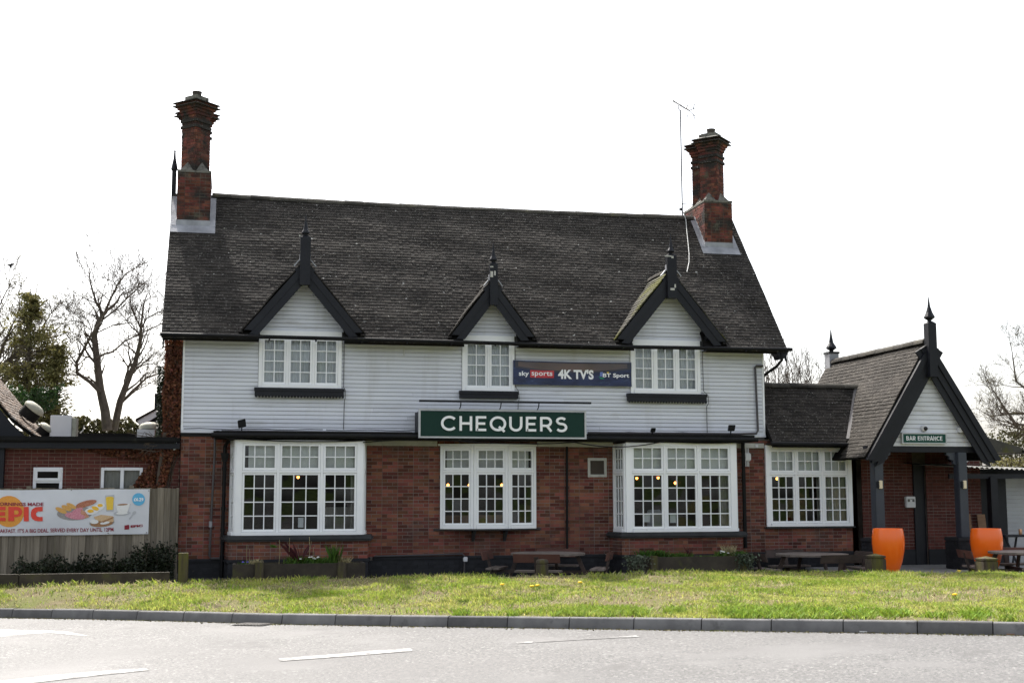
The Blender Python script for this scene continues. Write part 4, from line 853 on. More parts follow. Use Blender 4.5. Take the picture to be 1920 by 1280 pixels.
for nm, mm, pts in (('logo_blue', 'bt_blue', [(1122.5, 4.24), (1127.5, 4.235), (1128, 4.345), (1123, 4.34)]), ('logo_green', 'bt_green', [(1120.5, 4.235), (1124, 4.185), (1130, 4.185), (1131, 4.20), (1124, 4.215)]), ('logo_yellow', 'bt_yellow', [(1135, 4.345), (1140, 4.345), (1137.5, 4.30)])):
    mb = MB(); mb.poly([bsurf(.0055)(bl(a), b) for a, b in pts], [tuple(range(len(pts)))]); mb.build(nm, mm, bn)
# bar entrance sign
s2 = thing('bar_entrance_sign', 'small green BAR ENTRANCE sign on the boarded porch gable', 'sign', (16.18, PY-.05, 2.71))
ex0, ex1, ez0, ez1, eyy = 15.63, 16.73, 2.715, 2.958, PY-.09
MB().box(ex0+.02, ex1-.02, eyy+.01, PY-.02, ez0+.02, ez1-.02).build('sign_face', 'sign_green2', s2)
mb = MB(); wall_panels(mb, ex0, ex1, ez0, ez1, eyy-.005, PY-.022, [(ex0+.025, ex1-.025, ez0+.025, ez1-.025)]); mb.build('sign_frame', 'alu', s2)
mb = MB(); stroke_text(mb, 'BAR ENTRANCE', 15.735, 16.625, 2.79, 2.885, eyy-.002, .013, .0125); mb.build('lettering', 'letter', s2)
# security camera, alarm box, small lamps
cm = thing('dome_camera', 'small white security camera with black dome on the porch gable', 'camera', (16.2, PY-.05, 3.0))
mb = MB(); mb.lathe((0, 0, 0), [(.075, 0), (.075, .05), (.06, .07)], 16); mb.v = [(16.205+x, PY-.02-z, 3.06+y) for x, y, z in mb.v]; mb.build('housing', 'vent_white', cm, smooth=True)
mb = MB(); mb.lathe((0, 0, 0), [(.048, .071), (.044, .095), (.03, .112), (.01, .12)], 14); mb.v = [(16.215+x, PY-.02-z, 3.055+y) for x, y, z in mb.v]; mb.build('dome', 'dome', cm, smooth=True)
one(MB().box(17.05, 17.3, PY-.12, PY, 2.97, 3.09), 'floodlight_housing', 'vent_white', 'white box lamp tucked behind the right barge board', 'lamp', bevel=.015)
al = thing('alarm_box', 'white alarm bell box with grey print beside the porch gable', 'alarm box', (17.6, .3, 2.4))
MB().box(18.08, 18.42, .27, .349, 2.36, 2.55).build('cover', 'vent_white', al, bevel=.02)
M['print_grey'] = mat('grey_print', (.12, .16, .22), rough=.6)
mb = MB(); mb.box(18.11, 18.18, .266, .269, 2.42, 2.50); mb.box(18.21, 18.38, .266, .269, 2.475, 2.495); mb.box(18.21, 18.38, .266, .269, 2.43, 2.45); mb.build('printed_mark', 'print_grey', al)
cb = thing('cigarette_bin', 'grey steel cigarette bin on the brick wall inside the porch', 'ash bin', (16.2, .3, 1.3))
bxp = at(1706, 941, .3)
MB().box(bxp.x-.12, bxp.x+.12, .24, .345, bxp.z-.125, bxp.z+.135).build('case', 'vent_white', cb, bevel=.012)
mb = MB(); [mb.box(bxp.x+d-.01, bxp.x+d+.01, .236, .241, bxp.z+.01, bxp.z+.075) for d in (-.075, -.045, .045, .075)]; mb.box(bxp.x-.012, bxp.x+.012, .236, .241, bxp.z+.06, bxp.z+.08); mb.build('slot', 'dome', cb)
M['lamp_cream'] = mat('cream_lamp_glass', (.72, .62, .44), rough=.4)
for xx, nm in ((PX[0], 'left'), (PX[1], 'right')):
    t = thing('wall_lamp', 'small cream box lamp on the %s porch post' % nm, 'lamp', (xx, PY-.1, 1.8), 'lamps on the porch posts')
    MB().box(xx-.025, xx+.055, PY-.135, PY-.091, 1.72, 1.90).build('diffuser', 'lamp_cream', t, bevel=.008); MB().box(xx-.07, xx-.026, PY-.13, PY-.091, 1.74, 1.88).build('back_plate', 'black', t)
jb = thing('junction_box', 'white cable box with three conduits beside the right bay window', 'junction box', (12.7, -.05, 2.4))
q = at(1402, 856, -.06); MB().box(q.x-.085, q.x+.075, -.09, -.005, q.z-.095, q.z+.085).build('cover', 'vent_white', jb, bevel=.02)
mb = MB(); [mb.tube([(q.x+d, -.03, q.z-.22), (q.x+d, -.03, q.z+.3)], .012, 6) for d in (-.04, -.005, .03)]; mb.build('conduit', 'vent_white', jb)
q = at(1419, 836, -.06); one(MB().box(q.x-.045, q.x+.045, -.06, -.005, q.z-.045, q.z+.045), 'sensor_box', 'vent_white', 'tiny white sensor box under the link gutter', 'sensor', bevel=.01)
def flood(px, py, w, h, tilt, lab):
    p = at(px, py, -.6); t = thing('floodlight', lab, 'floodlight', (p.x, -.6, p.z-h/2), 'floodlights above the canopy')
    mb = MB(); mb.obox((p.x, -.62, p.z), (w/2, 0, h*tilt), (0, .04, 0), (-h*tilt*.6, -.03, h/2)); mb.build('head', 'black', t, bevel=.01); MB().tube([(p.x, -.58, p.z-h*.4), (p.x, -.55, 2.93)], .015, 6).build('bracket', 'black', t)
flood(453.5, 794, .16, .16, .12, 'black tilted floodlight above the left end of the canopy'); flood(1224, 806, .10, .09, 0, 'smallest black floodlight, above the right bay window'); flood(1371, 802, .15, .13, 0, 'black square floodlight near the right end of the canopy')
q = at(873, 1048, -.1); one(MB().box(q.x-.045, q.x+.045, -.10, -.03, q.z-.05, q.z+.05), 'socket_box', 'vent_white', 'small white socket box on the black plinth below the bow window', 'socket', bevel=.01)
q = at(329, 832, -.1); one(MB().obox((q.x, -.1, q.z), (.03, 0, .012), (0, .04, 0), (.012, 0, .12)), 'bulkhead_lamp', 'vent_white', 'slim white lamp on the creeper at the left corner', 'lamp', bevel=.01)
q = at(757, 660, 0); one(MB().tube([(q.x, -.03, q.z+.1), (q.x, -.05, q.z), (q.x, -.06, q.z-.08)], .012, 6), 'cable_anchor', 'cable_white', 'white cable anchor hanging on the boarding below the gutter', 'anchor')
# television aerial
ae = thing('television_aerial', 'tall thin television aerial on a mast beside the right chimney', 'aerial', (12.12, 2.74, 8.6))
MB().tube([(12.13, 2.70, 8.3), (12.13, 2.70, 8.75), (12.125, 2.70, 11.42)], .017, 6).build('mast', 'aerial', ae); MB().tube([(12.13, 2.7, 8.95), (12.45, 2.7, 8.95)], .012, 5).build('mast_bracket', 'aerial', ae)
bA, bB = Vector((11.87, 2.55, 11.60)), Vector((12.42, 2.85, 11.46)); MB().tube([bA, bB], .014, 5).build('boom', 'aerial', ae)
MB().tube([(12.08, 2.68, 11.52), (12.07, 2.7, 11.44), (12.13, 2.7, 11.38)], .012, 5).build('clamp', 'black', ae)
for k in range(12):
    p = bA.lerp(bB, k/12); d = Vector((.45, -.85, .12)).normalized()*(.085+.03*(k % 2)); MB().tube([p-d, p+d], .011, 4).build('element', 'aerial', ae)
for dx in (.0, .25):
    for s in (-1, 1):
        p = bB+Vector((dx*.7-.05, .05, 0)); MB().tube([p+Vector((0, 0, s*.07)), p+Vector((.05, 0, s*.07+.13*s))], .011, 4).build('reflector', 'aerial', ae)
MB().tube([bB, bB+Vector((.22, .1, .12))], .011, 4).build('reflector', 'aerial', ae); MB().tube([bB, bB+Vector((.22, .1, -.12))], .011, 4).build('reflector', 'aerial', ae)
MB().box(12.06, 12.12, 2.66, 2.74, 8.78, 8.84).build('amplifier', 'black', ae)
pts = [at(px, py, (0)) for px, py in ((1285, 412), (1287, 440), (1289, 460), (1292, 490), (1287, 515))]; cab = []
for px, py in ((1285, 416), (1287, 440), (1289, 458), (1291, 480), (1291, 495), (1287, 514)):
    d = RT*((px-960)/FPX) + DN*((py-640)/FPX) + FW; t = (zmain(0)-CAM.z-SLOPE*(0-CAM.y))/(d.z-SLOPE*d.y); p = CAM+d*t; cab.append(p+Vector((0, -.04, .05)))
one(MB().tube([(12.13, 2.7, 8.8)]+cab, .010, 5), 'aerial_cable', 'cable_white', 'loose white cable hanging down the roof from the aerial', 'cable')
# blinds, curtains and lamps seen through the windows
def plain(name, x0, x1, y, z0, z1, m, lab, cat, grp=None, amp=0, fr=40, cols=60):
    if not amp: return one(MB().box(x0, x1, y, y+.004, z0, z1), name, m, lab, cat, grp)
    mb = MB(); ph = rng.random()*6
    for i in range(cols+1):
        x = x0+(x1-x0)*i/cols; yy = y+amp*math.sin(i*fr/cols*2+ph)+amp*.5*math.sin(i*1.9+ph); mb.v += [(x, yy, z0), (x, yy, z1)]
    for i in range(cols): mb.f.append((2*i, 2*i+2, 2*i+3, 2*i+1))
    return one(mb, name, m, lab, cat, grp, smooth=True)
plain('roller_blind', 1.38, 3.56, BY+.12, 2.12, 2.68, 'blind', 'pale roller blind behind the top panes of the left bay window', 'blind')
plain('roller_blind', 5.62, 7.45, .02, 2.13, 2.62, 'blind', 'pale roller blind behind the top panes of the bow window', 'blind')
plain('roller_blind', 9.62, 11.98, BY+.12, 2.14, 2.68, 'blind', 'pale roller blind behind the top panes of the right bay window', 'blind')
plain('roller_blind', 13.1, 15.08, .06, 2.12, 2.64, 'blind', 'pale roller blind behind the top panes of the bar window', 'blind')
plain('curtain', 11.72, 12.04, BY+.16, .80, 2.2, 'drape', 'pleated curtain at the right edge of the right bay window', 'curtain', amp=.02, fr=10, cols=40)
plain('curtain', 14.35, 15.05, .12, .9, 2.15, 'drape', 'pleated curtain at the right half of the bar window', 'curtain', amp=.02, fr=16, cols=50)
plain('curtain', 3.50, 3.70, BY+.16, .80, 2.2, 'drape', 'narrow pleated curtain at the right edge of the left bay window', 'curtain', amp=.02, fr=6, cols=24)
for (a, b, nl), wh in zip(WIN_UP, ('left', 'middle', 'right')):
    plain('net_curtain', a+.08, b-.08, .075, 3.95, 5.0, 'net', 'white net curtain in the %s upstairs window' % wh, 'curtain', 'net curtains upstairs', amp=.018, fr=nl*13, cols=nl*44)
def pendant(px, py, Y, lab, shade=None, r=.034):
    p = at(px, py, Y); t = thing('pendant_lamp', lab, 'lamp', p, 'lamps inside the pub'); MB().tube([(p.x, p.y, p.z+r), (p.x, p.y, 2.855)], .006, 4).build('flex', 'black', t)
    mb = MB(); mb.lathe(p, [(.01, -r), (r*.7, -r*.7), (r, 0), (r*.7, r*.7), (.01, r)], 10); mb.build('bulb', 'bulb', t, smooth=True)
    if shade: mb = MB(); mb.lathe(p, [(.13, .02), (.07, .12), (.02, .16)], 14); mb.build('shade', shade, t)
pendant(559, 894, 1.6, 'glowing pendant lamp seen in the middle of the left bay window', 'red_shade'); pendant(840, 909, 1.5, 'glowing lamp at the left edge of the bow window'); pendant(880, 909, 1.5, 'glowing lamp beside the left mullion of the bow window'); pendant(941, 909, 1.6, 'glowing lamp in the middle light of the bow window')
pendant(1194, 896, 1.6, 'glowing lamp at the left edge of the right bay window', 'red_shade'); pendant(1234, 895, 1.6, 'glowing lamp beside the first mullion of the right bay window', 'red_shade'); pendant(1266, 905, 1.7, 'glowing lamp in the middle light of the right bay window'); pendant(1457, 897, 1.5, 'glowing lamp in the left light of the bar window')
# notices in the windows, dark furniture inside
for px, py, w, h, lab in ((564, 979, .11, .2, 'white paper notice in the middle of the left bay window'), (1262, 971, .14, .2, 'white paper notice in the middle light of the right bay window'), (1213, 971, .14, .17, 'grey paper notice in the left light of the right bay window')):
    p = at(px, py, BY+.05); one(MB().box(p.x-w/2, p.x+w/2, BY+.05, BY+.053, p.z-h/2, p.z+h/2), 'paper_notice', 'net', lab, 'notice', 'paper notices in the windows')
for px0, px1, py0, py1, Y, mm, lab in ((835, 945, 965, 1000, .5, 'plywood', 'brown wooden settle seen low in the bow window'), (965, 1000, 968, 1000, .6, 'table_red', 'dark red seat seen in the right light of the bow window'), (1215, 1240, 955, 1000, .6, 'shutter', 'grey upholstered chair seen in the right bay window'), (600, 660, 950, 1000, .6, 'drape', 'pale upholstered chair seen low in the left bay window')):
    a, b = at(px0, py1, Y), at(px1, py0, Y); t = thing('seat_back', lab, 'chair', ((a.x+b.x)/2, Y, 0), 'seats inside the pub'); MB().box(a.x, b.x, Y, Y+.06, .42, b.z).build('backrest', mm, t, bevel=.02); MB().box(a.x, b.x, Y+.06, Y+.5, .36, .45).build('seat', mm, t, bevel=.02)
    for lx in (a.x+.04, b.x-.04):
        for ly in (Y+.05, Y+.45): MB().box(lx-.02, lx+.02, ly-.02, ly+.02, 0, .36).build('leg', 'table_dark', t)
# ------------------------------------------------------------------ left extension, fence, banner
EXT = thing('flat_roofed_extension', 'low flat-roofed red brick extension behind the fence on the left', 'extension', (-1.9, .1, -.33))
EY0 = .1; EH = [(-2.906, -2.336, 1.35, 2.178), (-1.583, -.756, 1.35, 2.178)]
mb = wall_panels(MB(), -3.46, -.02, -.33, 2.58, EY0+.006, EY0+.25, EH); EW = mb.build('wall', 'mortar_new', EXT)
bk = lay_bricks((-3.46, EY0+.006, 0), (1, 0, 0), 3.44, 1.50, 2.56, [(a+3.46, b+3.46, c, d) for a, b, c, d in EH]); place_pieces(bk, 'brick', 'brick_new', EW, 300)
MB().box(-7, -.02, -.16, .2, 2.56, 2.68).build('fascia', 'black', EXT); mb = MB(); mb.box(-7, -.05, -.24, -.15, 2.685, 2.80); mb.build('gutter', 'felt', EXT, bevel=.03)
mb = MB(); mb.box(-7, -.02, -.14, 5.0, 2.70, 2.79); mb.box(-2.55, -.62, 2.9, 3.05, 2.79, 3.01); mb.build('flat_roof', 'felt', EXT)
mb = MB(); mb.box(-3.55, -3.46, -.05, .3, -.3, 2.56); mb.box(-7, -3.55, .3, .4, -.3, 2.56); mb.build('door_frame', 'black', EXT)
for (a, b, c, d), kind in zip(EH, (0, 1)):
    mb = MB(); hs = [(a+.06, b-.06, c+.06, d-.06)]; 
    if kind == 0: hs = [(a+.06, b-.06, c+.06, 1.86), (a+.06, b-.06, 1.93, d-.06)]
    else: hs = [(a+.06, -1.20, c+.06, d-.06), (-1.13, b-.06, c+.06, d-.06)]
    f = wall_panels(mb, a, b, c, d, EY0-.02, EY0+.06, hs).build('window', 'pvc', EXT, bevel=.006)
    if kind == 0: m2 = MB(); wall_panels(m2, a+.035, b-.035, 1.91, d-.035, EY0-.045, EY0-.022, [(a+.085, b-.085, 1.96, d-.085)]); m2.build('opening_light', 'pvc', f)
    for h in hs: MB().box(h[0], h[1], EY0+.02, EY0+.026, h[2], h[3]).build('pane', 'glass', f)
MB().box(-3.4, -.1, 1.0, 1.1, -.3, 2.6).build('inner_wall', 'interior', EXT)
fw_, wz = at(188, 876, .3), 0
one(MB().box(-1.52, -.82, .20, .204, 1.4, 2.12), 'window_blind', 'drape', 'drab blind behind the double window of the extension', 'blind')
vu = thing('ventilation_unit', 'white steel ventilation box on the flat roof', 'ventilation unit', (-2.57, 1.6, 2.79))
MB().box(-2.80, -2.36, 1.5, 1.9, 2.79, 3.33).build('casing', 'vent_white', vu, bevel=.012); MB().box(-2.355, -2.26, 1.52, 1.88, 2.79, 3.28).build('side_grille', 'vent_old', vu, bevel=.01)
MB().tube([at(150, 812, 2.6), at(156, 806, 2.6), at(158, 797, 2.6)], .012, 5).build('cable_tail', 'cable_white', vu)
mv = thing('roof_vent', 'round domed roof vent on a white stand beside the creeper', 'roof vent', (-.75, 1.0, 2.79)); q = at(282, 800, 1.0)
MB().box(q.x-.26, q.x+.10, .8, 1.2, 2.79, q.z-.06).build('stand', 'vent_white', mv); mb = MB(); mb.lathe((q.x, 1.0, q.z-.06), [(.10, 0), (.235, .01), (.24, .06), (.20, .12), (.10, .155), (.01, .165)], 20); mb.build('cowl', 'vent_old', mv, smooth=True)
# neighbouring tiled roof at the far left
NB = thing('tiled_outbuilding', 'steep tiled roof with black gable at the left edge', 'outbuilding', (-4.6, .6, -.33))
prof = [at(67, 817, .45), at(22, 784, .45), at(0, 757, .45)]; d_ = (prof[2]-prof[1]); top = prof[1]+d_*(1.9/abs(d_.x)); pr = [(p.x, p.z) for p in (prof[0], prof[1], top)]
mb = MB(); Y0, Y1 = .45, 4.2
for i in range(2): mb.prism([(pr[i][0], Y0+.05, pr[i][1]), (pr[i+1][0], Y0+.05, pr[i+1][1]), (pr[i+1][0], Y0+.05, pr[i+1][1]-.08), (pr[i][0], Y0+.05, pr[i][1]-.08)], (0, Y1-Y0, 0))
mb.prism([(2*pr[2][0]-x, Y0+.05, z) for x, z in (pr[0], pr[1], pr[2])]+[(2*pr[2][0]-pr[0][0], Y0+.05, pr[0][1]-.08)], (0, Y1-Y0, 0))
NR = mb.build('roof', 'deck', NB); tl = []
for i in range(2):
    a, b = Vector((pr[i][0], 0, pr[i][1])), Vector((pr[i+1][0], 0, pr[i+1][1])); tl += lay_tiles((a.x, Y0-.05, a.z), (0, 1, 0), b-a, Y1-Y0+.05, (b-a).length+.02, jit=1.8)
M['tile_brown'] = mat('brown_lichened_tile', (.17, .125, .095), (.24, .18, .14), 2, .9, rnd=.35, bump=.8, spec=.2, layers=[((.30, .29, .27), .5, .62, 14, 5)])
place_pieces(tl, 'roof_tile', 'tile_brown', NR, 0, 'roof_tile_courses')
mb = MB(); mb.prism([(pr[0][0]-.12, Y0, pr[0][1]-.09), (pr[1][0]-.02, Y0, pr[1][1]-.09), (pr[2][0], Y0, pr[2][1]-.09), (2*pr[2][0]-pr[0][0], Y0, pr[0][1]-.09)], (0, .1, 0)); mb.build('gable_wall', 'black', NB)
MB().box(2*pr[2][0]-pr[0][0]+.1, pr[0][0]-.15, Y0+.1, Y1, -.33, 2.76).build('wall', 'black_brick', NB)
nv = Vector((d_.x, 0, d_.z)).normalized(); nn_ = Vector((-nv.z, 0, nv.x)); nn_ = nn_ if nn_.z > 0 else -nn_
for (px, py, Y, rr, lab) in ((62, 768, 2.2, .24, 'larger mossy dome vent lying on the left tiled roof slope'), (86, 804, 1.6, .17, 'smaller cream dome vent at the foot of the left tiled roof')):
    c = at(px, py, Y); t = thing('dome_vent', lab, 'roof vent', c, 'dome vents on the left roof'); A = Vector((.62, -.1, .78)).normalized(); U = A.orthogonal().normalized(); W = A.cross(U); mb = MB(); m2 = MB()
    mb.lathe((0, 0, 0), [(rr*.95, 0), (rr, .04), (rr*.92, rr*.35), (rr*.6, rr*.55), (.01, rr*.62)], 18); mb.v = [tuple(c+U*x+W*y+A*z) for x, y, z in mb.v]; mb.build('dome', 'vent_old', t, smooth=True)
    m2.lathe((0, 0, 0), [(rr*.9, -.22), (rr*.88, -.005)], 14); m2.v = [tuple(c+U*x+W*y+A*z) for x, y, z in m2.v]; m2.build('collar', 'felt', t, smooth=True)
# little gabled outhouse beyond the extension
OB = thing('rear_outhouse', 'small dark outhouse with white verge board behind the creeper', 'outhouse', (-.2, 6, 0))
a, b = at(262, 790, 6), at(306, 762, 6); mb = MB(); mb.prism([(a.x, 6, a.z-.1), (b.x, 6, b.z-.1), (b.x+.9, 6, a.z-.1), (b.x+.9, 6, -.33), (a.x+.1, 6, -.33)], (0, 2.5, 0)); mb.build('wall', 'black', OB)
mb = MB(); mb.bar((a.x-.02, 5.95, a.z-.06), (b.x, 5.95, b.z-.06), .04, .16, (0, 0, 1)); mb.bar((a.x+.04, 5.95, a.z-.1), (a.x+.04, 5.95, a.z-.6), .1, .08, (1, 0, 0)); mb.build('verge_board', 'white', OB)
mb = MB(); mb.prism([(a.x-.1, 5.9, a.z), (b.x, 5.9, b.z), (b.x, 5.9, b.z+.06), (a.x-.1, 5.9, a.z+.06)], (0, 2.7, 0)); mb.build('roof', 'tile', OB)
q = at(295, 752, 6); MB().box(q.x-.07, q.x+.25, 6.0, 6.3, q.z-.45, q.z+.2).build('flue_box', 'black', OB)
# fence
FEN = thing('board_fence', 'weathered grey vertical board fence left of the pub', 'fence', (-3, -.15, -.33)); x = -8.0; FY = -.15
while x < -.01:
    w_ = rng.uniform(.115, .15); w_ = min(w_, -.005-x)
    if w_ < .04: break
    h = 1.752+rng.uniform(-.012, .008); a = rng.uniform(-.004, .004)
    MB().hexa([(x, FY-.008+a, -.3), (x+w_, FY-.022+a, -.3), (x+w_, FY, -.3), (x, FY, -.3), (x, FY-.008+a, h), (x+w_, FY-.022+a, h+rng.uniform(-.004, .004)), (x+w_, FY, h), (x, FY, h)]).build('fence_board', 'fence', FEN); x += w_-.006
for zz in (.1, .9, 1.6): MB().box(-8, -.02, FY+.001, FY+.06, zz, zz+.07).build('rail', 'fence', FEN)
for xx in (-7, -5, -3, -1): MB().box(xx, xx+.09, FY+.061, FY+.15, -.33, 1.8).build('post', 'fence', FEN)
# breakfast banner on the fence
BN = thing('breakfast_banner', 'white EPIC breakfast banner with food pictures tied to the board fence', 'banner', (-2.2, FY-.05, .8))
def fs(off, px, py):
    p = at(px, py, FY-.05); v = (py-916)/86; u = px/281
    wv = .012*math.sin(px*.045+v*2.2)+.006*math.sin(px*.11-v*4)-.02*math.sin(math.pi*v)
    return (p.x, FY-.055+wv*.7-off, p.z-.006*abs(math.sin(px*.03)))
def psheet(off, px0, px1, t0, t1, b0, b1, nx, nz, name, m):
    mb = MB()
    for i in range(nx+1):
        u = i/nx; px = px0+(px1-px0)*u
        for j in range(nz+1): v = j/nz; mb.v.append(fs(off, px-3*u*v, (t0+(t1-t0)*u)*(1-v)+(b0+(b1-b0)*u)*v))
    for i in range(nx):
        for j in range(nz): k = i*(nz+1)+j; mb.f.append((k, k+1, k+nz+2, k+nz+1))
    return mb.build(name, m, BN, smooth=True)
M['banner_white'] = mat('white_vinyl', (.62, .63, .66), (.70, .71, .74), 1.5, .4)
psheet(0, -260, 281, 920, 916, 1008, 1000, 90, 10, 'banner_cloth', 'banner_white')
def P_(name, m, off, shapes):
    mb = MB()
    for s in shapes:
        if s[0] == 'e':
            _, cx, cy, rx, ry, an = s; n = 22; c_, s_ = math.cos(R(an)), math.sin(R(an)); pts = [(cx+rx*math.cos(2*math.pi*i/n)*c_-ry*math.sin(2*math.pi*i/n)*s_, cy+rx*math.cos(2*math.pi*i/n)*s_+ry*math.sin(2*math.pi*i/n)*c_) for i in range(n)]
        elif s[0] == 'q':
            for x0, y0, x1, y1 in s[1]: mb.poly([fs(off*2, x0, y0), fs(off*2, x1, y0), fs(off*2, x1, y1), fs(off*2, x0, y1)], [(0, 1, 2, 3)])
            continue
        else: pts = s[1]
        c_x = sum(p[0] for p in pts)/len(pts); c_y = sum(p[1] for p in pts)/len(pts); n = len(pts); mb.poly([fs(off*2, *p) for p in pts]+[fs(off*2, c_x, c_y)], [(i, (i+1) % n, n) for i in range(n)])
    if m not in M: M[m] = mat(m, *PCOL[m], 60, .45)
    return mb.build(name, m, BN)
PCOL = {'print_orange': ((.72, .28, .03), (.80, .36, .06)), 'print_gold': ((.62, .30, .06), (.75, .45, .14)), 'print_pink': ((.55, .16, .22), (.72, .35, .40)), 'print_bean': ((.45, .14, .05), (.70, .42, .30)), 'print_rasher': ((.33, .09, .04), (.55, .24, .14)), 'print_white': ((.78, .77, .74), (.82, .81, .79)), 'print_yolk': ((.85, .45, .02), (.9, .55, .06)), 'print_juice': ((.80, .50, .03), (.85, .60, .08)), 'print_plate': ((.25, .23, .22), (.38, .36, .35)), 'print_toast': ((.55, .35, .18), (.70, .50, .30)), 'print_shadow_grey': ((.45, .46, .48), (.52, .53, .55)), 'print_sky_blue': ((.10, .42, .68), (.13, .47, .72)), 'print_red': ((.72, .05, .03), (.78, .07, .04)), 'print_maroon': ((.24, .012, .03), (.28, .02, .04)), 'print_brown': ((.30, .15, .06), (.42, .22, .10))}
P_('printed_sun', 'print_orange', .003, [('e', 17, 958, 29, 29.5, 0)])
P_('printed_plate', 'print_plate', .003, [('e', 141, 961, 34, 13, -4), ('e', 191, 979, 23.5, 8, -4)])
P_('printed_plate_rim', 'print_brown', .004, [('e', 191, 980.5, 21, 6, -4)])
P_('printed_potato', 'print_gold', .0055, [('e', 115, 956, 11.5, 4.2, 24), ('e', 125, 951.5, 10, 4.4, 24), ('e', 134, 947.5, 10, 4, 26)])
P_('printed_bacon', 'print_pink', .006, [('e', 142, 966, 20, 6.5, 6), ('e', 145, 958, 12, 6, -30)])
P_('printed_beans', 'print_bean', .0065, [('p', [(152, 954), (160, 958), (168, 968), (158, 971), (152, 964)])])
P_('printed_rasher', 'print_rasher', .006, [('e', 162, 943, 20, 5.5, -14), ('e', 152, 948, 10, 3.5, -6)])
P_('printed_egg', 'print_white', .0055, [('e', 172, 957, 13, 6.5, -6), ('e', 183, 951, 12, 6, -8), ('e', 189, 947, 8, 5, 0)])
P_('printed_yolk', 'print_yolk', .007, [('e', 170, 957, 6, 3.2, 0), ('e', 179, 952, 7, 3.6, 20), ('e', 188, 946.5, 5, 3, 0)])
P_('printed_glass', 'print_shadow_grey', .004, [('p', [(197.5, 928), (214.5, 927), (213, 958), (199.5, 958)])])
P_('printed_juice', 'print_juice', .006, [('p', [(198.5, 933), (213.5, 932), (212, 955), (200.5, 955.5)]), ('e', 206, 932.5, 7.5, 2.2, 0)])
P_('printed_cup', 'print_shadow_grey', .004, [('e', 229, 961, 16, 4.2, -4), ('p', [(213, 964), (240, 944), (246, 944), (220, 966)])])
P_('printed_cup_body', 'print_white', .0055, [('p', [(217, 945), (244, 943), (240, 958), (230, 962), (221, 959)]), ('e', 229, 961, 11, 2.5, -4)])
P_('printed_coffee', 'print_brown', .007, [('e', 230, 945, 10, 1.4, -4)])
P_('printed_toast', 'print_toast', .0065, [('p', [(176, 968), (190, 964), (212, 967), (214, 977), (200, 979), (192, 977), (180, 974)])])
P_('printed_filling', 'print_white', .007, [('e', 177, 977, 8, 4, 0), ('e', 197, 979.5, 9, 2.5, -8)])
P_('printed_crust', 'print_brown', .0075, [('p', [(190, 977), (213, 968), (214, 970), (194, 979)])])
P_('printed_fork', 'print_shadow_grey', .004, [('e', 252, 960, 4, 3, -40), ('p', [(249, 962), (251, 964), (243, 973), (241.5, 971.5)])])
P_('price_disc', 'print_sky_blue', .004, [('e', 260, 935, 12, 11.8, 0)])
P_('logo_square', 'print_maroon', .004, [('p', [(233.5, 984), (242.5, 982.5), (242.5, 991), (233.5, 992)])])
def ptext(name, m, txt, px0, px1, py0, py1, off, bold, tilt=0):
    if m not in M: M[m] = mat(m, *PCOL[m], 60, .45)
    mb = MB(); text(mb, txt, px0, px1, py1, py0, lambda x, y: fs(off*2, x, y-(x-px0)*tilt), bold); return mb.build(name, m, BN)
ptext('lettering', 'print_maroon', 'MORNINGS MADE', -9, 82, 941, 947.5, .0075, .03)
for q_ in ([(-15, 949, -4, 976), (-4, 949, 11, 955.5), (-4, 959, 10, 966), (-4, 969.5, 11, 976)], [(16, 949, 27, 976)], [(45, 949, 54.5, 976)]): P_('lettering', 'print_red', .008, [('q', q_)])
mb = MB(); stroke_arc = [((27, 949), (27, 955.5)), ((34, 949), (33, 955.5)), ((39, 951), (34.5, 957)), ((41.5, 955), (35.5, 958.5)), ((42, 958.5), (35.5, 960)), ((41, 963), (35, 961.5)), ((38, 966.5), (33.5, 963)), ((33, 968), (32, 963.5)), ((27, 968), (27, 963.5))]
mb.poly([fs(.016, *p) for o in stroke_arc for p in o], [(2*i, 2*i+1, 2*i+3, 2*i+2) for i in range(len(stroke_arc)-1)])
mb.build('lettering', 'print_red', BN)
mb = MB(); cc = [((80.5, 949), (80.5, 957.5)), ((73, 949), (74, 957.5)), ((66.5, 950), (71, 958)), ((61, 953.5), (68.8, 960)), ((58.5, 959), (68, 962.5)), ((58.5, 966), (68, 963)), ((61, 971.5), (68.8, 965.5)), ((66.5, 975), (71, 967.3)), ((73, 976), (74, 968)), ((80.5, 976), (80.5, 968))]
mb.poly([fs(.016, *p) for o in cc for p in o], [(2*i, 2*i+1, 2*i+3, 2*i+2) for i in range(len(cc)-1)]); mb.build('lettering', 'print_red', BN)
ptext('lettering', 'print_maroon', "BREAKFAST. IT'S A BIG DEAL. SERVED EVERY DAY UNTIL 12PM", -13, 213, 991, 998.5, .0065, .015, .014)
ptext('lettering', 'letter', '£6.29', 251, 269, 932, 938.5, .0065, .03)
ptext('lettering', 'print_maroon', 'EPIC', 245, 268, 983.5, 988, .0055, .06, .07)
P_('eyelet', 'print_plate', .008, [('e', 134, 918, 1.2, 1.2, 0), ('e', 203, 998.5, 1.2, 1.2, 0), ('e', 275, 997.5, 1.4, 1.4, 0), ('e', 279, 919, 1.2, 1.2, 0)])
